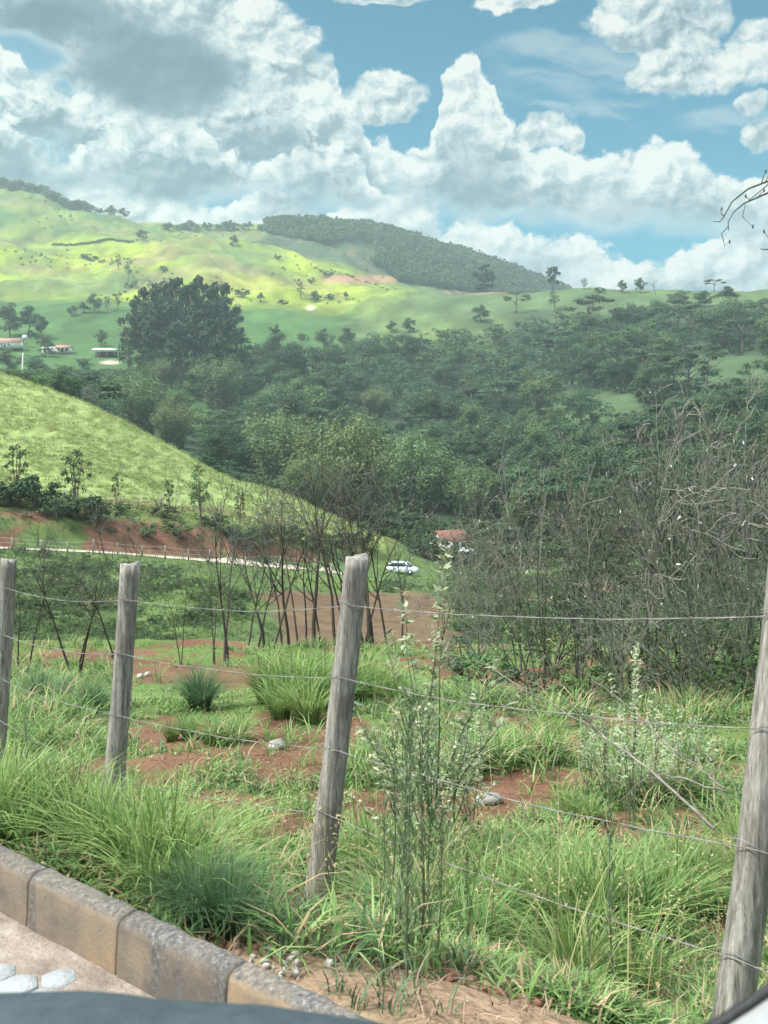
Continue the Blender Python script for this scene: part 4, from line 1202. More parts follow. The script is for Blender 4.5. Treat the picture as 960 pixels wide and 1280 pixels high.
d = at_y(13, 438, 440, 600)
house('long_farmhouse', 'long house with faded terracotta roof at the left edge among dark trees', ground(9, d)+[0, 0, 1.2], math.radians(4), 15.0, 6.0, 2.8, 4.8, M_OLDTILE, M_WHITE, 0, None, OPS)
d = at_y(131, 447, 420, 580); g = ground(131, d)
sh = thing('farm_shed', 'open farm shed with long pale roof above the pale yard', 'shed', g, math.radians(-4))
mb = MB(); e = np.array([[-6.2, -2.4, 3.9], [6.2, -2.4, 3.5], [6.2, 2.4, 4.6], [-6.2, 2.4, 5.0]]); mb.add(np.r_[e, e+[0, 0, .15]], [[0, 3, 2, 1], [4, 5, 6, 7], [0, 1, 5, 4], [1, 2, 6, 5], [2, 3, 7, 6], [3, 0, 4, 7]]); mb.obj('roof', M_SHEET, sh)
for x in (-5.8, -2, 2, 5.8):
    for y in (-2.1, 2.1):
        mb = MB(); tube(mb, [[x, y, -.6], [x, y, 4.15-x*.032+y*.22]], .12, 6); mb.obj('post', M_GREYWOOD, sh)
mb = MB(); box(mb, (0, 2.0, 1.6), (11.4, .15, 3.4)); mb.obj('back_wall', M_DARKIN, sh)
d = at_y(100, 448, 420, 560); 
post_fence('pale rail fence between the farmhouse and the shed yard', [(86, d), (104, d-4), (120, d-7)], 1.5, 3.0, .03)
d = at_y(31, 434, 440, 620); g = ground(31, d)
wt = thing('water_tank', 'small pale water tank on a stand beside the long terracotta roof', 'tank', g)
mb = MB(); tube(mb, [[0, 0, 4.2], [0, 0, 4.5], [0, 0, 6.1], [0, 0, 6.4]], [1.1, 1.3, 1.3, .7], 14); mb.obj('tank', M_SHEET, wt)
for a in range(4):
    mb = MB(); x, y = .9*math.cos(a*PI/2+.78), .9*math.sin(a*PI/2+.78); tube(mb, [[x, y, -.5], [x, y, 4.25]], .10, 6); mb.obj('leg', M_GREYWOOD, wt)

# ------------------------------------------------------------------ parked car
M_PAINT = mat_plain('silver_blue_paint', [(.52, .60, .64), (.60, .67, .70)], 2, .3, bump=0, spec=.5)
M_RUBBER = mat_plain('rubber', [(.012, .012, .013), (.03, .03, .03)], 8, .85)
M_ALLOY = mat_plain('wheel_alloy', [(.35, .35, .36), (.5, .5, .5)], 5, .4, metal=.7, bump=0)
M_LAMP = mat_plain('lamp_glass', [(.7, .7, .68), (.8, .8, .78)], 2, .15, bump=0, spec=.6)
M_TAIL = mat_plain('tail_lamp', [(.35, .02, .02), (.45, .04, .03)], 2, .2, bump=0, spec=.5)
g = ground(502, 121.5)
car = thing('parked_car', 'pale silver blue hatchback parked on grass at the end of the dirt road', 'car', g+[0, 0, -.03], math.radians(-14), None, 1.03)


def loft(mb, st):
    """stations (x, half width, z bottom, z top, top half width): closed rounded body"""
    V = []
    for x, w, z0, z1, tw in st:
        V += [[x, -w*.92, z0], [x, -w, z0+(z1-z0)*.3], [x, -w*.98, z0+(z1-z0)*.72], [x, -tw, z1], [x, tw, z1], [x, w*.98, z0+(z1-z0)*.72], [x, w, z0+(z1-z0)*.3], [x, w*.92, z0]]
    n = len(st); i = np.arange(n-1)[:, None]*8; j = np.arange(8)[None]; k = (j+1) % 8
    mb.add(V, np.stack([i+j, i+k, i+8+k, i+8+j], -1).reshape(-1, 4))
    mb.f += [np.array([[7, 6, 5, 4, 3, 2, 1, 0]])+mb.n-8*n, np.array([[0, 1, 2, 3, 4, 5, 6, 7]])+mb.n-8]


mb = MB(); loft(mb, [(-1.95, .66, .42, .72, .6), (-1.88, .78, .30, .86, .70), (-1.5, .82, .24, .93, .76), (-.6, .83, .22, .95, .78), (.5, .83, .22, .95, .78), (1.05, .82, .22, .92, .76), (1.6, .79, .25, .82, .70), (1.9, .70, .30, .70, .60), (1.98, .58, .38, .62, .5)])
mb.obj('body', M_PAINT, car, True)
mb = MB(); loft(mb, [(-1.80, .70, .90, .98, .64), (-1.50, .74, .90, 1.30, .60), (-1.2, .75, .90, 1.43, .58), (-.2, .76, .90, 1.46, .58), (.45, .76, .90, 1.40, .58), (.80, .75, .90, 1.20, .62), (1.22, .72, .88, .93, .66)])
mb.obj('window', M_GLASS, car, True)
mb = MB(); loft(mb, [(-1.50, .57, 1.27, 1.32, .50), (-1.2, .61, 1.38, 1.46, .52), (-.2, .61, 1.41, 1.49, .52), (.42, .60, 1.36, 1.43, .52), (.55, .56, 1.33, 1.37, .5)])
mb.obj('roof', M_PAINT, car, True)
for x in (-1.45, -.35, .62):
    for s in (-1, 1):
        mb = MB(); tube(mb, [[x+(.0 if x < .5 else .55), s*.765, .92], [x+(.12 if x < -1 else 0 if x < .5 else -.05), s*.61, 1.42]], .045, 5); mb.obj('pillar', M_PAINT, car)
for x in (-1.22, 1.22):
    for s in (-1, 1):
        mb = MB(); tube(mb, [[x, s*.68, .30], [x, s*.86, .30]], .31, 18); w_ = mb.obj('wheel', M_RUBBER, car)
        mb = MB(); tube(mb, [[x, s*.855, .30], [x, s*.875, .30]], .20, 12); mb.obj('rim', M_ALLOY, w_)
for s in (-1, 1):
    mb = MB(); box(mb, (1.86, s*.52, .62), (.16, .26, .13)); mb.obj('headlight', M_LAMP, car)
    mb = MB(); box(mb, (-1.90, s*.62, .74), (.12, .16, .22)); mb.obj('tail_light', M_TAIL, car)
    mb = MB(); box(mb, (.72, s*.88, .98), (.12, .16, .12)); mb.obj('mirror', M_PAINT, car)
random.seed(3); rng = np.random.default_rng(77)
# ------------------------------------------------------------------ road, gutter, kerb
M_GUTTER = mat_plain('gutter_concrete', [(.105, .085, .07), (.20, .165, .135), (.32, .285, .245)], 7, .95, 8, .6, 60)
M_PAVER = mat_plain('pale_paving_stone', [(.17, .185, .19), (.28, .30, .30)], 7, .85, 6, .4, 50)


def quad_sheet(name, corners, z, mat, div=1):
    c = [np.r_[kp(t_, n_), z] for t_, n_ in corners]
    mb = MB(); mb.add(c, [[0, 1, 2, 3]]); return tag(mb.obj(name, mat), kind='structure')


quad_sheet('road', [(-9, -6), (16, -6), (16, 1.35), (-9, 1.35)], -.012, M_GUTTER)
gm = MB(); nt, nn_ = 300, 14
T_, N_ = np.meshgrid(np.linspace(-2, 8, nt), np.linspace(1.30, K0+.02, nn_)); xy = KT[None]*T_.ravel()[:, None]+KN[None]*N_.ravel()[:, None]
zz = .002+(fbm(xy[:, 0]*9, xy[:, 1]*9, 4, 5)-.5)*.008-.010*sstep(.1, 0, N_.ravel()-1.36)
i = np.arange(nn_-1)[:, None]*nt; j = np.arange(nt-1)[None]
gm.add(np.c_[xy, zz], np.stack([i+j, i+j+1, i+nt+j+1, i+nt+j], -1).reshape(-1, 4)); tag(gm.obj('gutter', M_GUTTER, smooth=True), kind='structure')
pv = MB(); r_ = .058
for a in range(-14, 70):
    for b in range(14):
        t_, n_ = a*r_*1.75+(b % 2)*r_*.875, 1.505-b*r_*1.52
        if b == 0 and random.random() < .35: continue
        th = np.arange(6)*PI/3+PI/6; w = r_*random.uniform(.90, .97); h = random.uniform(.004, .012)
        ring = lambda q, z: [np.r_[kp(t_+math.cos(x)*q, n_+math.sin(x)*q), z] for x in th]
        pv.add(ring(w, -.02)+ring(w, h-.006)+ring(w*.9, h), np.r_[[[q, (q+1) % 6, 6+(q+1) % 6, 6+q] for q in range(6)], [[6+q, 6+(q+1) % 6, 12+(q+1) % 6, 12+q] for q in range(6)]])
        pv.f.append(np.array([np.arange(12, 18)])+pv.n-18)
tag(pv.obj('paving', M_PAVER), kind='structure')

m, t, out = newmat('kerb_concrete')
tc = t.node('ShaderNodeTexCoord'); geo = t.node('ShaderNodeNewGeometry'); oi = t.node('ShaderNodeObjectInfo')
big = t.node('ShaderNodeTexNoise', Vector=tc.outputs['Object'], Scale=5.0, Detail=6.0, Roughness=.65)
fin = t.node('ShaderNodeTexNoise', Vector=tc.outputs['Object'], Scale=70.0, Detail=6.0, Roughness=.7)
mp = t.node('ShaderNodeMapping', Vector=tc.outputs['Object'], Scale=(16, 3, 1.6)); drip = t.node('ShaderNodeTexNoise', Vector=mp, Scale=1.0, Detail=5.0)
nz = t.node('ShaderNodeSeparateXYZ', Vector=geo.outputs['Normal']).outputs[2]
base = t.ramp(t.m('ADD', t.m('MULTIPLY', big.outputs[0], .8), t.m('MULTIPLY', oi.outputs['Random'], .25)), [(.35, (.115, .10, .085)), (.50, (.19, .155, .115)), (.66, (.27, .195, .12))])
lich = t.ramp(fin.outputs[0], [(.35, (.050, .048, .045)), (.55, (.12, .116, .108)), (.72, (.26, .25, .235))])
k = t.m('ADD', t.m('MULTIPLY', t.sm(.25, .8, nz), .8), t.m('MULTIPLY', t.sm(.50, .66, drip.outputs[0]), .75), clamp=True)
col = t.mix(k, base, lich)
bp = t.node('ShaderNodeBump', Strength=.55, Distance=.006, Height=fin.outputs[0])
bs = t.node('ShaderNodeBsdfPrincipled', Base__Color=col, Roughness=.95, Normal=bp); bs.inputs['Specular IOR Level'].default_value = .12
t.set(out, 'Surface', bs); M_KERB = m
kerb = tag(bpy.data.objects.new('kerb', None), kind='structure'); COL.objects.link(kerb)
ang = math.atan2(KT[1], KT[0])
for q in range(-3, 17):
    t0, t1 = 1.803+.4305*(q-2)+.003, 1.803+.4305*(q-1)-.003
    if q == 3: pass
    prof = [(K0+.004, -.3), (K0, -.01)]+[(K0+.003, .05), (K0+.006, .10)]
    for a in np.linspace(0, PI/2, 6): prof.append((K0+.008+.030*(1-math.cos(a)), .125+.030*math.sin(a)))
    for a in np.linspace(PI/2, 0, 6): prof.append((K1-.026*(1-math.cos(a)), .125+.030*math.sin(a)))
    prof += [(K1+.002, .05), (K1+.004, -.3)]
    prof = np.array(prof); n = len(prof); st = np.r_[0, .006, np.linspace(.016, t1-t0-.016, 17), t1-t0-.006, t1-t0]; V = []
    for s_ in st:
        e = min(s_, t1-t0-s_); c = 1 if e > .012 else (.99 if e > .005 else .965)
        ctr = np.array([(K0+K1)/2, .0]); pr = ctr+(prof-ctr)*np.array([c, c])
        w = (fbm(np.full(n, (t0+s_)*14), prof[:, 1]*30+prof[:, 0]*30, 4, 61)-.5)*.011
        V.append(np.c_[np.full(n, t0+s_), pr[:, 0]+w*.6, pr[:, 1]+w*(prof[:, 1] > .06)])
    V = np.concatenate(V); W_ = KT[None]*V[:, :1]+KN[None]*V[:, 1:2]
    i = np.arange(len(st)-1)[:, None]*n; j = np.arange(n)[None]; k = (j+1) % n
    mb = MB(); mb.add(np.c_[W_, V[:, 2]], np.stack([i+j, i+n+j, i+n+k, i+k], -1).reshape(-1, 4))
    mb.f += [np.array([np.arange(n)]), np.array([np.arange(n)[::-1]])+mb.n-n]
    mb.obj('kerb_block', M_KERB, kerb, True)

# ------------------------------------------------------------------ wire fence: leaning weathered posts and four strands
m, t, out = newmat('weathered_post')
tc = t.node('ShaderNodeTexCoord')
mp = t.node('ShaderNodeMapping', Vector=tc.outputs['Object'], Scale=(1, 1, .07)); gr = t.node('ShaderNodeTexNoise', Vector=mp, Scale=55.0, Detail=7.0, Roughness=.65)
lg = t.node('ShaderNodeTexNoise', Vector=tc.outputs['Object'], Scale=6.0, Detail=5.0)
mp2 = t.node('ShaderNodeMapping', Vector=tc.outputs['Object'], Scale=(1, 1, .35)); bl = t.node('ShaderNodeTexNoise', Vector=mp2, Scale=14.0, Detail=6.0, Roughness=.7)
fg = t.node('ShaderNodeTexNoise', Vector=t.node('ShaderNodeMapping', Vector=tc.outputs['Object'], Scale=(1, 1, .12)), Scale=190.0, Detail=5.0, Roughness=.7)
gsum = t.m('ADD', t.m('MULTIPLY', gr.outputs[0], .62), t.m('MULTIPLY', fg.outputs[0], .38))
col = t.ramp(gsum, [(.34, (.055, .050, .043)), (.44, (.15, .142, .125)), (.52, (.235, .225, .20)), (.64, (.38, .365, .33))])
col = t.mix(t.m('MULTIPLY', t.sm(.48, .66, lg.outputs[0]), .5), col, (.115, .105, .085))
col = t.mix(t.m('MULTIPLY', t.sm(.58, .68, bl.outputs[0]), .55), col, (.40, .40, .36))
bp = t.node('ShaderNodeBump', Strength=.9, Distance=.008, Height=gsum)
bs = t.node('ShaderNodeBsdfPrincipled', Base__Color=col, Roughness=.92, Normal=bp); bs.inputs['Specular IOR Level'].default_value = .12
t.set(out, 'Surface', bs); M_POST = m

M_OLDWIRE = mat_plain('weathered_wire', [(.16, .155, .14), (.30, .29, .27)], 60, .65, bump=0, metal=.2)
# (top, foot as bearings / view heights, distance, radius)
POSTS = [((-92, 705), (-110, 985), 8.9, .057), ((11, 700), (-9, 980), 7.0, .057), ((163, 706), (132, 1070), 5.5, .055), ((446, 697), (390, 1146), 4.4, .056), ((986, 672), (902, 1345), 2.7, .050), ((2080, 600), (1960, 1900), 1.55, .057)]
base0 = P(*POSTS[3][1], POSTS[3][2])
fence = thing('wire_fence', 'barbed wire fence on leaning grey round wooden posts between kerb and field', 'fence', base0)
axes = []
for (a, b, d, r) in POSTS:
    tp, ft = P(*a, d), P(*b, d); ax = unit(tp-ft); L_ = np.linalg.norm(tp-ft); axes.append((tp, ax, r))
    ft = ft-ax*.35; n, sd = 40, 22; k = np.linspace(0, 1, n); th = np.linspace(0, 2*PI, sd, endpoint=False); sdv = int(d*100)
    TH, K_ = np.meshgrid(th, k); cs, sn = np.cos(TH), np.sin(TH)
    rr = r*(1.10-.16*K_)*(1+(fbm(cs*2.2+sdv, sn*2.2+K_*5, 4, sdv)-.5)*.20-.10*sstep(.62, .75, vnoise(TH*3.2, K_*1.5, sdv+3)))
    A = unit(np.cross(ax, [0, 1, .2])); B = np.cross(ax, A)
    bow = np.sin(K_*PI)*.012*(1 if sdv % 2 else -1)
    V = (ft+ax*(K_*(L_+.35))[..., None])+A*(rr*cs+bow)[..., None]+B*(rr*sn)[..., None]
    V[-1] += ax*((vnoise(cs[-1]*1.5+3, sn[-1]*1.5, sdv)-.5)*.05)[:, None]
    mb = MB(); i = np.arange(n-1)[:, None]*sd; j = np.arange(sd)[None]; q = (j+1) % sd
    V = np.r_[V.reshape(-1, 3), V[-1].mean(0)[None]+ax*.004]
    mb.add(V-base0, np.stack([i+j, i+q, i+sd+q, i+sd+j], -1).reshape(-1, 4)); mb.f.append(np.c_[(n-1)*sd+np.arange(sd), (n-1)*sd+(np.arange(sd)+1) % sd, np.full(sd, n*sd)])
    mb.obj('post', M_POST, fence, True)
for w_i, off in enumerate((.20, .50, .82, 1.12)):
    hold = []
    for (tp, ax, r) in axes:
        c = tp-ax*(off+random.uniform(-.025, .025)); v = unit(np.array([-c[0], -c[1], 0])); hold.append((c+v*(r*1.02+.004), ax, c, r))
    mb = MB()
    for (p0, *_), (p1, *_) in zip(hold[:-1], hold[1:]):
        L_ = np.linalg.norm(p1-p0); n = max(8, int(L_/.05)); k = np.linspace(0, 1, n)[:, None]
        sag = np.array([0, 0, -1.])*(.022+.02*random.random())*(4*k*(1-k)); wig = np.cumsum(rng.normal(0, .0012, (n, 3)), 0)*np.sin(k*PI)
        p = p0+(p1-p0)*k+sag+wig
        ph = k[:, 0]*L_/.03*2*PI*.5
        for s_ in (0, PI): tube(mb, p+np.c_[np.zeros(n), np.cos(ph+s_)*.0012, np.sin(ph+s_)*.0012], .0011, 4, False)
        for b in np.arange(.06, L_, .125):
            c = p0+(p1-p0)*b/L_+np.array([0, 0, -1.])*.032*4*(b/L_)*(1-b/L_)
            for q in range(2):
                v = unit(rng.normal(size=3))*.010; tube(mb, [c-v, c+v], .0009, 3, False)
    wo = mb.obj('wire', M_OLDWIRE, fence)
    wo.data.transform(__import__('mathutils').Matrix.Translation((-base0).tolist()))
    for (p0, ax, c, r) in hold:
        A = unit(np.cross(ax, [0, 1, .2])); B = np.cross(ax, A); th = np.linspace(0, 2*PI, 25); mb = MB()
        tube(mb, c+A*(np.cos(th)*(r*1.07))[:, None]+B*(np.sin(th)*(r*1.07))[:, None]+ax*(.012*np.sin(th*2))[:, None]-base0, .0013, 4, False); mb.obj('wire_tie', M_OLDWIRE, fence)

# ------------------------------------------------------------------ grass of the near field
M_G1 = mat_leaf('fresh_grass', [(.090, .158, .050), (.145, .245, .072), (.205, .318, .100), (.26, .345, .145)], .4, .5, .15, .2)
M_G2 = mat_leaf('blue_green_grass', [(.065, .118, .055), (.098, .165, .078), (.135, .21, .10)], .35, .5, .12, .2)
M_STRAW = mat_leaf('dry_grass', [(.20, .16, .085), (.33, .27, .15), (.42, .36, .22)], .2, .8, .1)


M_LITTER = mat_leaf('dead_litter', [(.10, .075, .045), (.20, .155, .10), (.32, .27, .19)], .1, .8, .1)


def ground_at(px, y):
    d = hit(px, y) if y < 1340 else near_at(px, y); x = (px-CX)/F*d; return np.array([x, d, float(zt(np.array([x]), np.array([d]))[0])])


def near_pts(n, y0=806, y1=1420):
    y = rng.uniform(y0, y1, n); px = rng.uniform(-40, 1000, n); d = 1.5/((y-HZ)/F-.125); x = (px-CX)/F*d
    s = x*KN[0]+d*KN[1]-K1
    k = (s > .05) & (d > 1.6); x, d = x[k], d[k]
    return x, d, zt(x, d), soil_near(x, d), s[k]


x, d, z, so, s = near_pts(17000)
pat = fbm(x*.9, d*.9, 4, 33); keep = (so < .3) | (rng.random(len(x)) < .06); keep &= (pat > .34) | (rng.random(len(x)) < .35); keep &= (s > .2) | (rng.random(len(x)) < .45)
keep &= ~((np.abs(x-(392-CX)/F*d) < .30) & (d > 3.2) & (d < 4.6))
x, d, z, pat, s = x[keep], d[keep], z[keep], pat[keep], s[keep]
for nm, mat, sel, nb in (('grass', M_G1, rng.random(len(x)) < .80, 11), ('grass', M_G2, None, 12), ('dry_grass', M_STRAW, None, 5)):
    if sel is not None: first = sel
    idx = np.nonzero(sel)[0] if sel is not None else np.nonzero(~first)[0] if mat is M_G2 else np.nonzero(rng.random(len(x)) < .3)[0]
    m_ = len(idx)*nb; B = np.stack([x[idx], d[idx], z[idx]-.01], 1).repeat(nb, 0)+np.c_[rng.normal(0, .035, (m_, 2)), np.zeros(m_)]
    hh = np.clip((pat[idx]-.3)*.62, .04, .26).repeat(nb)*rng.uniform(.45, 1.25, m_)*(1+.03*d[idx].repeat(nb))
    if mat is M_STRAW: hh *= 1.15
    mb = MB(); blades(mb, B, hh, rng.uniform(0, 2*PI, m_), rng.uniform(.25, 1.5, m_), rng.uniform(.006, .013, m_)*(1+.06*d[idx].repeat(nb)), rng, 3)
    tag(mb.obj(nm, mat), kind='stuff')
x, d, z, so, s = near_pts(30000, 1000, 1900)
k = (s < 1.4) & (s > .06) & ((so > .2) | (s < .3)) & (d < 6); x, d, z = x[k][:750], d[k][:750], z[k][:750]; n = len(x)
mb = MB(); B = np.c_[x, d, z+.004]; blades(mb, B, rng.uniform(.01, .06, n)*(1+1.2*(rng.random(n) < .1)), rng.uniform(0, 6.3, n), rng.uniform(.6, 4, n), rng.uniform(.003, .007, n), rng, 3)
tag(mb.obj('dry_litter', M_LITTER), kind='stuff')
x, d, z, so, s = near_pts(20000, 1000, 1700)
k = (s < 1.5) & (s > .10) & (so > .2) & (d < 5) & (fbm(x*3, d*3, 3, 39) > .48); x, d, z = x[k][:80], d[k][:80], z[k][:80]; n = 7; m_ = len(x)*n
mb = MB(); B = np.stack([x, d, z], 1).repeat(n, 0)+np.c_[rng.normal(0, .012, (m_, 2)), np.zeros(m_)]; blades(mb, B, rng.uniform(.03, .13, m_), rng.uniform(0, 6.3, m_), rng.uniform(.2, 1.4, m_), rng.uniform(.004, .008, m_), rng, 3)
tag(mb.obj('seedlings', M_G2), kind='stuff')
# seed stalks and dead stems standing over the grass
x, d, z, so, s = near_pts(3000); k = (s > .3) & (fbm(x*.8, d*.8, 3, 38) > .48); x, d, z = x[k][:480], d[k][:480], z[k][:480]; n = len(x)
mb = MB(); az = rng.uniform(0, 6.3, n); hh = rng.uniform(.22, .55, n); ln = rng.uniform(.1, .7, n); B = np.c_[x, d, z]
blades(mb, B, hh, az, ln, .0045, rng, 4, .2)
tip = B+np.c_[np.cos(az)*hh*ln*.93, np.sin(az)*hh*ln*.93, hh*.90]
for q in range(9): cards(mb, tip+rng.normal(0, .010, (n, 3))+np.c_[np.zeros((n, 2)), rng.normal(0, .022, n)], rng.normal(size=(n, 3)), .016, .005, rng)
tag(mb.obj('seed_stalks', M_STRAW), kind='stuff')
# small broad leaved weeds and litter between the grass
x, d, z, so, s = near_pts(6500)
k = (fbm(x*1.4, d*1.4, 3, 36) > .52) & (so < .6) & (d > 3.4) & (s > .7); x, d, z = x[k], d[k], z[k]; n = 9; m_ = len(x)*n
C = np.stack([x, d, z], 1).repeat(n, 0)+np.c_[rng.normal(0, .06, (m_, 2)), np.abs(rng.normal(.05, .05, m_))]
mb = MB(); cards(mb, C, rng.normal(size=(m_, 3))*.5+np.array([0, -.2, .9]), rng.uniform(.02, .045, m_), rng.uniform(.010, .020, m_), rng)
tag(mb.obj('ground_weeds', mat_leaf('weed_leaves', [(.055, .105, .03), (.10, .165, .05), (.16, .22, .09)], .3, .5, .1, .2)), kind='stuff')
# stones and clods on the bare soil
x, d, z, so, s = near_pts(9000); k = so > .35; x, d, z = x[k][:2600], d[k][:2600], z[k][:2600]
mb = MB(); ico = np.array([[0, 0, 1], [.9, 0, .3], [.28, .85, .3], [-.73, .53, .25], [-.73, -.53, .3], [.28, -.85, .25], [0, 0, -.6]]); icf = np.array([[0, q, q % 5+1] for q in range(1, 6)]+[[6, q % 5+1, q] for q in range(1, 6)])
for a, b, c in zip(x, d, z):
    r = .006+.022*rng.random()**3; mb.add((ico*rng.uniform(.6, 1.4, (7, 3)))@rotz(rng.uniform(0, 6))*r*np.array([1.2, 1, .7])+[a, b, c], icf)
tag(mb.obj('clods', mat_plain('red_clods', [(.10, .048, .03), (.20, .10, .06), (.34, .25, .19)], 30, .95)), kind='stuff')


def tussock(rng, mat, n, lean, W, seg=4, dr=.35, r0=.10, hmin=.55):
    mb = MB(); az = rng.uniform(0, 2*PI, n); q = r0*np.sqrt(rng.random(n)); B = np.c_[np.cos(az)*q, np.sin(az)*q, np.full(n, -.03)]
    blades(mb, B, rng.uniform(hmin, 1.05, n), az+rng.normal(0, .7, n), rng.uniform(*lean, n), rng.uniform(.6, 1.2, n)*W, rng, seg, dr)
    return [('grass_clump', mb.mesh('grass_clump', mat))]


LUSH = [tussock(rng, M_G1, 210, (.1, 1.0), .026, 5, .4, .16) for i in range(3)]
DENSE = [tussock(rng, M_G2, 520, (.1, 1.15), .013, 4, .35, .14, .6) for i in range(2)]
for (lst, kind, lab, grp) in [
    ([(118, 1085, 0.37), (165, 1100, 0.38), (215, 1108, 0.41), (262, 1092, 0.40), (300, 1085, 0.36), (190, 1130, 0.31), (245, 1140, 0.30)], LUSH, 'tall bright grass tussock between the kerb and the second post from left', 'tussocks behind the kerb'),
    ([(15, 1030, 0.38), (50, 1045, 0.37), (85, 1060, 0.37), (30, 1065, 0.30), (-10, 1050, 0.37)], LUSH, 'tall grass tussock by the kerb under the leftmost post', 'tussocks under the leftmost post'),
    ([(285, 1175, .26), (240, 1165, .24)], DENSE, 'dark fine grass tuft against the back of the kerb', 'dark tufts against the kerb'),
    ([(335, 880, .78), (368, 886, .84), (402, 882, .80), (385, 905, .6), (350, 900, .56), (425, 890, .6)], LUSH, 'big bright grass clump in front of the bare saplings', 'clumps before the saplings'),
    ([(452, 876, .75), (475, 884, .65), (500, 890, .55)], LUSH, 'bright grass clump just right of the middle post', 'clumps right of the middle post'),
    ([(235, 925, .34), (262, 932, .30), (215, 930, .26), (300, 925, .3)], LUSH, 'low bright grass tuft in front of the dark rounded tussock', 'low tufts in mid field'),
    ([(450, 1105, .36), (478, 1100, .40), (500, 1140, .36)], LUSH, 'leafy grass tussock at the foot of the middle post', 'tussocks at the middle post'),
    ([(560, 1150, .42), (600, 1165, .44), (640, 1180, .44), (585, 1205, .36), (540, 1100, .32), (620, 1120, .34)], LUSH, 'leafy grass tussock right of the tall feathery stems', 'tussocks right of the tall stems'),
    ([(690, 1190, .46), (730, 1205, .50), (770, 1200, .50), (810, 1185, .46), (700, 1130, .38), (760, 1140, .40), (840, 1150, .40), (720, 1250, .36), (790, 1250, .36)], LUSH, 'tall bright grass tussock left of the big near post', 'tussocks left of the near post'),
    ([(712, 1025, .24), (740, 1035, .24), (560, 985, .22), (600, 960, .22), (520, 960, .25), (690, 930, .3), (640, 945, .26), (780, 960, .28)], LUSH, 'small bright grass tuft in the middle of the field at right', 'small tufts in the right of the field'),
    ([(930, 1090, .4), (955, 1140, .4), (870, 1120, .36)], LUSH, 'grass tussock beside the big near post', 'tussocks beside the near post')]:
    for (px, y, h) in lst:
        put('grass_tussock', kind[random.randrange(len(kind))], lab, 'grass', ground_at(px, y), random.uniform(0, 6.3), (h*random.uniform(.9, 1.2), h*random.uniform(.9, 1.2), h), grp)
for (px, y, h, w, lab) in [(250, 890, .62, 1.15, 'dark blue green rounded grass tussock in mid field'), (118, 890, .44, 1.2, 'dark grass tussock just left of the second post'), (50, 886, .52, 1.0, 'upright dark grass tussock between the two left posts'), (84, 880, .36, 1.0, 'small dark grass tuft between the two upright tussocks at left')]:
    put('grass_tussock', DENSE[0], lab, 'grass', ground_at(px, y), random.uniform(0, 6.3), (h*w, h*w, h))

# ------------------------------------------------------------------ tall weeds
M_WEED = mat_leaf('feathery_weed', [(.085, .14, .07), (.13, .19, .095), (.18, .24, .13)], .4, .6, .1)
M_PALEW = mat_leaf('pale_weed_leaf', [(.22, .29, .16), (.32, .38, .24), (.44, .48, .34)], .4, .6, .1)
M_STEM = mat_plain('green_stem', [(.07, .095, .05), (.12, .15, .08)], 20, .8, bump=0)


def horseweed(rng, n=130):
    st, lf = MB(), MB()
    k = np.linspace(0, 1, 8)[:, None]; path = np.c_[np.cumsum(rng.normal(0, .007, (8, 2)), 0), k]
    tube(st, path, (.0065*(1.05-k[:, 0])), 5, False)
    u = rng.uniform(.08, 1, n); c = np.stack([np.interp(u, k[:, 0], path[:, j]) for j in range(3)], 1)
    a = rng.uniform(0, 2*PI, n); e = np.c_[np.cos(a), np.sin(a), np.full(n, 1.3)]; ll = .085*(1.15-u)*rng.uniform(.5, 1.2, n)+.015
    cards(lf, c+unit(e)*ll[:, None]*.5, np.c_[np.cos(a), np.sin(a), np.full(n, .2)]+rng.normal(0, .4, (n, 3)), ll, .0075, rng, unit(e))
    for q in range(7):
        f = rng.uniform(.6, .97); b = np.array([np.interp(f, k[:, 0], path[:, j]) for j in range(3)]); a = rng.uniform(0, 6.3); e = b+np.array([.35*math.cos(a), .35*math.sin(a), 1])*rng.uniform(.05, .13); tube(st, [b, e], .0018, 3, False)
        clump_leaves(lf, rng, e, .022, 14, .014, .006)
    return [('stem', st.mesh('stem', M_STEM)), ('leaves', lf.mesh('leaves', M_WEED))]


def palebush(rng, n=9):
    st, lf = MB(), MB()
    for s_ in range(n):
        a = rng.uniform(0, 6.3); sp_ = rng.uniform(.04, .36) if s_ else .03; H_ = (1-.55*sp_/.36*rng.uniform(.5, 1)) if s_ else 1.0
        nL = 46 if s_ else 150; k = np.linspace(0, 1, 7); path = np.c_[np.cos(a)*sp_*k**1.4, np.sin(a)*sp_*k**1.4, k*H_]+np.c_[np.cumsum(rng.normal(0, .012, (7, 2)), 0), np.zeros(7)]
        tube(st, path, .0045*(1.1-k), 4, False)
        u = rng.uniform(.30, 1, nL)**.7; c = np.stack([np.interp(u, k, path[:, j]) for j in range(3)], 1); aa = rng.uniform(0, 6.3, nL)
        e = np.c_[np.cos(aa), np.sin(aa), rng.uniform(.2, 1.2, nL)]
        cards(lf, c+unit(e)*.022, rng.normal(0, .5, (nL, 3))+[0, -.3, .8], rng.uniform(.020, .052, nL), rng.uniform(.009, .020, nL), rng, unit(e))
    return [('stem', st.mesh('stem', M_STEM)), ('leaves', lf.mesh('leaves', M_PALEW))]


HW = [horseweed(rng) for i in range(4)]; PB = [palebush(rng) for i in range(2)]


def weed(name, kinds, label, px, d, top, grp=None, w=1.0):
    g = ground(px, d, -.02); h = P(px, top, d)[2]-g[2]
    put(name, kinds[random.randrange(len(kinds))], label, 'weed', g, random.uniform(0, 6.3), (h*w, h*w, h), grp)


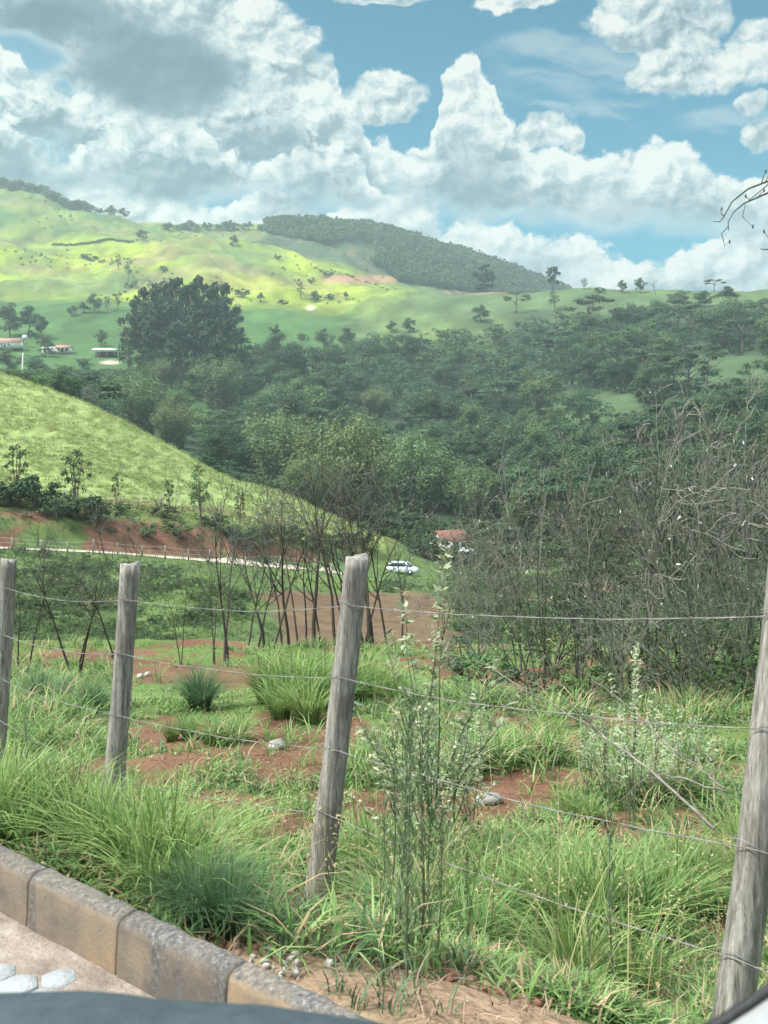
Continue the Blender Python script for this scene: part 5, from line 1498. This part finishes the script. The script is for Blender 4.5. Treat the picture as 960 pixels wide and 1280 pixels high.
for (px, d, top) in [(488, 2.9, 905), (500, 2.75, 885), (513, 2.7, 860), (526, 2.8, 880), (538, 2.9, 930), (507, 2.6, 960), (546, 2.75, 1010), (480, 3.1, 980)]:
    weed('tall_weed', HW, 'tall feathery dark weed stem in the bunch right of the middle post', px, d, top, 'feathery stems right of the middle post', 1.1)
for (px, d, top, lab) in [(768, 3.0, 985, 'single tall dark weed stem left of the big near post'), (590, 2.9, 1050, 'lone weed stem right of the feathery bunch'), (735, 2.8, 1130, 'short weed stem left of the single tall one near the big post'),
                          (62, 4.6, 905, 'thin dark weed stem standing before the grass at far left'), (30, 4.8, 890, 'thin weed stem at the left edge under the first post'), (95, 4.4, 960, 'short thin weed stem right of the tall thin one at left'),
                          (372, 3.3, 1120, 'spindly dark weed beside the foot of the middle post'), (345, 3.1, 1170, 'short spindly weed behind the kerb rubble')]:
    weed('tall_weed', HW, lab, px, d, top)
weed('pale_shrub', PB, 'pale leaved weedy shrub rising above the field right of the middle post', 538, 5.2, 692, None, 1.0)
weed('pale_shrub', PB, 'pale leaved weed with one tall shoot at right, before the grey thicket', 790, 6.0, 805, None, .8)
for (px, d, top) in [(508, 5.0, 880), (566, 5.3, 865), (590, 5.8, 880), (545, 4.7, 930)]:
    weed('pale_shrub', PB, 'low pale leaved weed at the base of the tall pale shrub', px, d, top, 'low pale weeds round the tall shrub', 1.3)
for (px, d, top) in [(760, 6.6, 875), (820, 6.6, 885), (735, 7.0, 885), (850, 6.8, 880)]:
    weed('pale_shrub', PB, 'low pale leaved weed around the single tall shoot at right', px, d, top, 'low pale weeds at right', 1.3)

# ------------------------------------------------------------------ stones
def stone_mesh(seed):
    mb = MB(); u, v = np.meshgrid(np.linspace(0, 2*PI, 14, endpoint=False), np.linspace(.08, PI-.08, 9)); r = .5*(1+(fbm(np.cos(u)*1.3*np.sin(v)+seed*7, np.sin(u)*1.3*np.sin(v)+np.cos(v)*1.7, 3, seed)-.5)*1.0)
    V = np.stack([r*np.cos(u)*np.sin(v), r*np.sin(u)*np.sin(v)*.85, r*np.cos(v)*.62], -1).reshape(-1, 3); i = np.arange(8)[:, None]*14; j = np.arange(14)[None]; k = (j+1) % 14
    mb.add(V, np.stack([i+j, i+14+j, i+14+k, i+k], -1).reshape(-1, 4)); mb.f += [np.array([np.arange(14)]), np.array([np.arange(14)[::-1]])+mb.n-14]
    return mb
M_STONE = mat_plain('grey_stone', [(.15, .145, .14), (.30, .29, .275)], 4, .9, 6, .5); M_RUB = mat_plain('pale_rubble', [(.30, .28, .25), (.50, .48, .44)], 5, .9, 6, .5)
STG = [stone_mesh(i).mesh('stone', M_STONE) for i in (1, 2, 3)]; STP = [stone_mesh(i).mesh('stone', M_RUB) for i in (4, 5, 6)]
for (px, y, s_, lab) in [(346, 938, .17, 'grey rounded stone in the soil left of the middle post'), (456, 950, .16, 'dark stone in the grass right of the middle post'), (612, 1004, .15, 'flat grey stone in the bare patch right of centre'), (945, 1105, .2, 'dark stone behind the big near post')]:
    o = link('stone', STG[random.randrange(3)]); o.location = ground_at(px, y)+[0, 0, s_*.16]; o.scale = (s_*1.2, s_, s_*.9); o.rotation_euler = (0, 0, random.uniform(0, 6)); tag(o, lab, 'stone')
for q in range(34):
    px, y = random.gauss(350, 22), random.gauss(1200, 14); d = 1.60/((y-HZ)/F-.06) if False else hit(px, y)
    g = ground(px, d); s_ = random.uniform(.012, .034)
    if g[0]*KN[0]+g[1]*KN[1] < K1+.05: continue
    o = link('stone', STP[q % 3]); o.location = g+[0, 0, s_*.2]; o.scale = (s_,)*3; o.rotation_euler = (random.random(), random.random(), random.uniform(0, 6)); tag(o, 'pale rubble stone in the small heap behind the kerb', 'stone', 'rubble behind the kerb')
for q in range(4):
    o = link('stone', STP[q % 3]); s_ = random.uniform(.05, .12); o.location = ground_at(random.gauss(188, 14), random.gauss(846, 3))+[0, 0, s_*.2]; o.scale = (s_,)*3; o.rotation_euler = (random.random(), 0, random.uniform(0, 6)); tag(o, 'pale stone on the red soil beyond the second post', 'stone', 'stones beyond the second post')

# ------------------------------------------------------------------ leafless trees and thicket
def bare(rng, stems, fork, spread, levels, r0, dens, curl=.10, low=.3):
    tr, tw = MB(), MB(); res = []

    def grow(p, dr, L_, r, lev):
        nonlocal tr, tw
        n = 6; pts = [p]; dv = dr.copy()
        for q in range(n-1):
            dv = unit(dv+rng.normal(0, curl, 3)+np.array([0, 0, .06 if lev < 2 else -.01])); pts.append(pts[-1]+dv*L_/(n-1))
        pts = np.array(pts); k = np.linspace(0, 1, n); rad = r*(1-.72*k)
        tube(tr if lev < 2 else tw, pts, np.maximum(rad, .0011), 7 if lev == 0 else 5 if lev == 1 else 3, False)
        if lev >= levels: return
        nb = max(2, int(round(dens[lev]*rng.uniform(.7, 1.3))))
        for q in range(nb):
            f = rng.uniform(fork if lev == 0 else low, 1.0); b = np.array([np.interp(f, k, pts[:, j]) for j in range(3)])
            sd = unit(np.cross(dv, rng.normal(size=3))); an = rng.uniform(.45, 1.0)
            grow(b, unit(dv*math.cos(an)+sd*math.sin(an)+np.array([0, 0, .1])), L_*rng.uniform(.38, .72)*(1.15-f*.4), r*(1-.72*f)*.66, lev+1)
    for s_ in range(stems):
        a = rng.uniform(0, 2*PI); sp_ = spread*rng.uniform(.4, 1) if stems > 1 else spread*.3
        grow(np.array([.02*math.cos(a), .02*math.sin(a), -.03]), unit(np.array([math.cos(a)*sp_, math.sin(a)*sp_, 1])), rng.uniform(.55, .75), r0*rng.uniform(.75, 1.1), 0)
        res.append((tr, tw)); tr, tw = MB(), MB()
    return res


def bare_parts(mats, *a, flecks=0, leafy=0, **k):
    res = bare(*a, **k); V = np.concatenate([q for m_ in res for q in m_[0].v+m_[1].v]); s_ = 1/max(V[:, 2].max(), .2); out_ = []
    for tr, tw in res:
        for m_ in (tr, tw): m_.v = [np.concatenate(m_.v)*s_]
        sub = []; P_ = np.concatenate(tw.v)
        if flecks:
            c = P_[rng.integers(0, len(P_), flecks)]; mb = MB(); cards(mb, c, rng.normal(size=(flecks, 3)), rng.uniform(.014, .028, flecks), rng.uniform(.007, .012, flecks), rng); sub.append(('dry_leaves', mb.mesh('dry_leaves', M_DRYL)))
        if leafy:
            c = P_[rng.integers(0, len(P_), leafy)]+rng.normal(0, .012, (leafy, 3)); mb = MB(); cards(mb, c, rng.normal(size=(leafy, 3))+[0, 0, .6], rng.uniform(.016, .034, leafy), rng.uniform(.006, .012, leafy), rng); sub.append(('leaves', mb.mesh('leaves', M_LTHICK)))
        n0 = sum(len(q) for q in tr.f); tr.merge(tw); n1 = sum(len(q) for q in tr.f); me = tr.mesh('stem', list(mats), False)
        me.polygons.foreach_set('material_index', np.r_[np.zeros(n0, np.int32), np.ones(n1-n0, np.int32)][:len(me.polygons)]); out_.append(('stem' if len(res) > 1 else 'trunk', me, *sub))
    return out_ if len(out_) > 1 else [out_[0], ('root', ROOT)]


_r = MB(); tube(_r, [[0, 0, -.06], [0, 0, .01]], [.022, .012], 7); ROOT = _r.mesh('root', M_BARK)
M_LTHICK = mat_leaf('thicket_leaf', [(.06, .085, .05), (.10, .13, .08), (.15, .18, .12)], .35)
M_DRYL = mat_leaf('dry_pale_leaf', [(.45, .43, .38), (.62, .60, .55)], .2, .8, .1)
M_DBARK = mat_plain('dark_bark', [(.030, .025, .020), (.075, .062, .05)], 14, .9, stretch=(1, 1, .2), bump=.3)
SLIM = [bare_parts((M_DBARK, M_TWIG), rng, 1, .45, .25, 3, .0078, (6, 4, 2)), bare_parts((M_DBARK, M_TWIG), rng, 2, .40, .28, 3, .0070, (5, 4, 2)), bare_parts((M_DBARK, M_TWIG), rng, 3, .40, .35, 3, .0068, (5, 3, 2))]
CROWN = [bare_parts((M_DBARK, M_TWIG), rng, 1, .50, .15, 3, .0105, (6, 3, 2), curl=.07), bare_parts((M_DBARK, M_TWIG), rng, 2, .42, .35, 3, .0090, (6, 3, 2), curl=.07)]
THICK = [bare_parts((M_TWIG, M_PALE_TWIG if q in (0, 3) else M_TWIG), rng, 5, .15, .72, 3, .0065, (5, 4, 3), curl=.17, flecks=5, leafy=(60, 200, 380, 120)[q]) for q in range(4)]


def bare_tree(kinds, label, px, yb, top, group=None, w=1.0, name='bare_tree', d=None, lean=0, cat='tree'):
    d = d or 1875.0/(yb-716); g = ground(px, d, -.03); h = P(px, top, d)[2]-g[2]
    o = put(name, kinds[random.randrange(len(kinds))], label, cat, g, random.uniform(0, 6.3), (h*w, h*w, h), group)
    o.rotation_euler = (0, lean, random.uniform(0, 6.3)); return o


for (px, yb, top, kk, w, lean, lab) in [
    (97, 846, 622, SLIM[2:], 1.0, 0, 'leafless many stemmed sapling between the two left posts'),
    (150, 838, 640, SLIM[1:2], .9, .05, 'thin leafless sapling just behind the second post'),
    (28, 846, 640, SLIM[1:2], .8, 0, 'thin leafless sapling just right of the leftmost post'),
    (284, 824, 585, SLIM[1:2], 1.0, .03, 'slender twin stemmed leafless sapling left of the forked one'),
    (335, 812, 590, SLIM[2:], 1.0, 0, 'forked leafless sapling with V shaped stems'),
    (367, 808, 560, SLIM[:1], .9, .04, 'leafless sapling with short dark trunk right of the forked one'),
    (391, 806, 512, CROWN[:1], .8, .03, 'tallest leafless tree with pale upper limbs, left of the middle post'),
    (418, 806, 545, SLIM[:1], .9, .12, 'leafless tree leaning right just left of the middle post'),
    (463, 808, 530, CROWN[1:], 1.0, .05, 'wide crowned leafless tree right behind the middle post'),
    (472, 802, 555, CROWN[:1], .95, .12, 'leafless tree leaning right beside the wide crowned one'),
    (440, 803, 560, SLIM[1:2], .9, -.04, 'slim leafless stem hidden partly by the middle post'),
    (548, 812, 690, SLIM[2:], 1.1, 0, 'low leafless sapling behind the pale shrub')]:
    bare_tree(kk, lab, px, yb, top, None, w, lean=lean)
for (px, yb, top, w, ln) in [(310, 810, 640, .8, .05), (322, 806, 610, .8, -.05), (352, 804, 600, .8, .06), (378, 804, 585, .8, 0), (404, 804, 600, .8, .06), (430, 803, 590, .8, .05), (452, 804, 580, .8, 0), (486, 804, 600, .8, .08), (500, 806, 630, .8, .1), (268, 826, 660, .7, 0), (226, 832, 680, .6, .05)]:
    bare_tree(SLIM[:2], 'slender dark leafless stem in the row before the brown field', px, yb, top, 'slender stems before the brown field', w, lean=ln)
for (px, yb, top, w) in [(596, 836, 640, 1.0), (652, 846, 585, .95), (678, 862, 570, 1.0), (730, 868, 560, 1.0), (785, 872, 540, 1.0), (815, 858, 520, .95), (868, 862, 520, 1.0),
                          (895, 885, 480, 1.0), (948, 880, 455, 1.0), (975, 872, 470, 1.0), (610, 815, 620, 1.2), (775, 812, 585, 1.2), (830, 815, 560, 1.2), (935, 815, 540, 1.2), (985, 818, 520, 1.2), (860, 895, 690, 1.2), (780, 892, 705, 1.2)]:
    bare_tree(THICK, 'grey leafless tangled shrub in the thicket filling the right side', px, yb, top, 'tangled thicket at right', w*.62, 'bare_shrub', cat='shrub')
LOWB = [bush(rng, M_LTHICK, 12, 60, .085, .035), bush(rng, M_LMID, 12, 60, .085, .035)]
for (px, yb, h_, k) in [(610, 868, .7, 1), (668, 874, .6, 0), (735, 880, .6, 1), (790, 876, .8, 1), (850, 884, .7, 0), (905, 892, .7, 1), (960, 890, .8, 1), (580, 850, .7, 0), (690, 845, 1.0, 1), (770, 848, 1.0, 0), (850, 850, 1.2, 1), (930, 852, 1.2, 1)]:
    put('low_bush', LOWB[k % 2], 'low leafy bush growing under the grey tangled thicket', 'bush', ground_at(px, yb), random.uniform(0, 6.3), (h_*1.3, h_*1.3, h_), 'low bushes under the thicket')
# the tall one beyond the right edge whose twigs arch into the sky
g = ground(1035, 9.0, -.05); tr = thing('bare_tree', 'leafless tree at the right edge whose thin twigs arch down against the clouds', 'tree', g)
mb = MB(); top_ = P(1010, 200, 9.0)-g; tube(mb, [[0, 0, -.1], top_*[.2, .2, .35], top_*[.75, .8, .72], top_], [.075, .06, .04, .02], 8); mb.obj('trunk', M_DBARK, tr, True)
q = lambda *a: [P(px, y, 9.0+dz)-g for px, y, dz in a]
for stem_, twl in [
    ([(1010, 215, 0), (985, 222, 0), (958, 227, 0), (935, 236, 0), (915, 252, 0), (904, 272, 0), (900, 277, 0), (891, 277, 0)], [((962, 229), (932, 254), (928, 271), (941, 283)), ((952, 228), (955, 220), (957, 214)), ((956, 228), (961, 219), (964, 211)), ((975, 222), (971, 213), (968, 205)), ((904, 270), (901, 266), (902, 261))]),
    ([(1012, 225, .1), (985, 230, .1), (962, 240, .1), (930, 254, .1), (917, 265, .1), (910, 278, .1), (911, 288, .1)], [((948, 246), (951, 242), (955, 238)), ((938, 250), (935, 248), (932, 245)), ((910, 283), (902, 292), (906, 308), (912, 302))]),
    ([(1010, 300, 0), (975, 306, 0), (958, 312, 0), (950, 311, 0)], [((970, 308), (962, 300), (955, 289))])]:
    mb = MB(); dz_ = stem_[0][2]; tube(mb, q(*stem_), np.linspace(.013, .003, len(stem_)), 5); br = mb.obj('branch', M_TWIG, tr)
    for tw_ in twl:
        mb = MB(); p_ = np.array(q(*[(*a, dz_) for a in tw_])); tube(mb, p_, np.linspace(.0055, .0022, len(p_)), 4)
        tube(mb, [p_[-1]-[0, 0, .02], p_[-1], p_[-1]+[.004, 0, .02]], [.003, .010, .003], 5); mb.obj('twig', M_TWIG, br)
# leafless tree on the ridge, third of three
d_ = at_y(820, 369, 640, 760); g = ground(820, d_)
put('bare_tree', CROWN[1], 'sparse leafless tree on the ridge, rightmost of three together', 'tree', g, 1.0, (30/F*d_*.9, 30/F*d_*.9, 31/F*d_))

# fallen dry branches across the field
M_DRYWOOD = mat_plain('dry_wood', [(.06, .052, .042), (.15, .135, .11), (.26, .24, .20)], 9, .9, stretch=(1, 1, 1), bump=.3)


def branch(label, pts, r, twigs):
    pw = np.array([P(px, y, d) for px, y, d in pts]); o = pw[-1]; k = np.linspace(0, 1, len(pw)); kk = np.linspace(0, 1, 30); pw = np.stack([pchip(k, pw[:, j], kk) for j in range(3)], 1)+np.cumsum(rng.normal(0, .007, (30, 3)), 0)*np.sin(kk*PI)[:, None]
    b = thing('dead_branch', label, 'branch', o); mb = MB(); tube(mb, pw-o, r*(.25+.75*kk), 6); mb.obj('limb', M_DRYWOOD, b, True)
    for q_ in range(twigs):
        mb = MB()
        f = rng.uniform(.15, .95); c = np.array([np.interp(f, kk, pw[:, j]) for j in range(3)])-o; e = c+np.array([rng.uniform(-.3, .1), rng.uniform(-.1, .2), rng.uniform(-.1, .3)])*rng.uniform(.5, 1.2)
        tube(mb, [c, (c+e)/2+rng.normal(0, .02, 3), e], [r*.3, r*.2, r*.08], 4, False); mb.obj('twig', M_DRYWOOD, b)
branch('long dry branch arching down to the foot of the big near post', [(583, 824, 6.2), (612, 832, 6.0), (680, 870, 5.5), (740, 905, 5.0), (800, 955, 4.5), (850, 1000, 4.1), (893, 1036, 3.8)], .0075, 6)
branch('second dry branch lying behind the long arching one', [(740, 850, 6.4), (770, 868, 6.2), (830, 915, 5.6), (880, 955, 5.1), (905, 985, 4.8)], .006, 6)
branch('dry forked branch lying low on the bare soil at right', [(775, 1000, 5.2), (820, 978, 5.3), (860, 984, 5.2), (910, 990, 5.1)], .006, 9)

# ------------------------------------------------------------------ the car the view is taken from: dashboard rim and window seal
M_DASH = mat_plain('dark_dashboard', [(.022, .034, .042), (.038, .055, .064)], 60, .7, 3, .15, 300)
M_SEAL = mat_plain('black_rubber_seal', [(.010, .011, .012), (.02, .022, .022)], 40, .6)
M_PANEL = mat_plain('grey_door_panel', [(.20, .21, .215), (.25, .26, .26)], 30, .6, 3, .1)
ci = thing('car_interior', 'dark blue grey dashboard rim and rubber window edge of the car along the bottom', 'car interior', (-.15, .55, CAMZ-.36))
o = np.array([-.15, .55, CAMZ-.36]); mb = MB(); xs = np.linspace(-160, 520, 40); V = []
for px in xs:
    y = float(np.interp(px, [-160, 0, 100, 150, 200, 330, 470, 520], [1246, 1241, 1238, 1241, 1249, 1256, 1277, 1290]))
    for dy, dd_ in [(60, -.06), (20, -.035), (5, -.012), (0, .0), (3, .012), (14, .03), (60, .05)]: V.append(P(px, y+dy, .60+dd_)-o)
n = 7; i = np.arange(39)[:, None]*n; j = np.arange(n-1)[None]; mb.add(V, np.stack([i+j, i+n+j, i+n+j+1, i+j+1], -1).reshape(-1, 4)); mb.obj('dashboard', M_DASH, ci, True)
edge = [(868, 1296), (900, 1279), (930, 1260), (962, 1238), (1000, 1208), (1040, 1172)]
mb = MB(); tube(mb, [P(a, b, .5)-o for a, b in edge], .0032, 10); mb.obj('window_seal', M_SEAL, ci, True)
mb = MB(); V = []
for a, b in edge: V += [P(a+3, b+4, .5)-o, P(a+20, b+30, .47)-o, P(a+60, b+90, .44)-o]
i = np.arange(5)[:, None]*3; j = np.arange(2)[None]; mb.add(V, np.stack([i+j, i+3+j, i+4+j, i+1+j], -1).reshape(-1, 4)); mb.obj('door_panel', M_PANEL, ci, True)
# ------------------------------------------------------------------ hazy air round the whole place
hz = MB(); box(hz, (0, 930, 190), (5400, 2000, 480))
m, t, out = newmat('hazy_air')
pv = t.node('ShaderNodeVolumePrincipled', Color=(.74, .94, 1.0), Density=HAZE, Anisotropy=.25)
t.l.new(pv.outputs[0], out.inputs['Volume'])
tag(hz.obj('haze', m), kind='stuff')
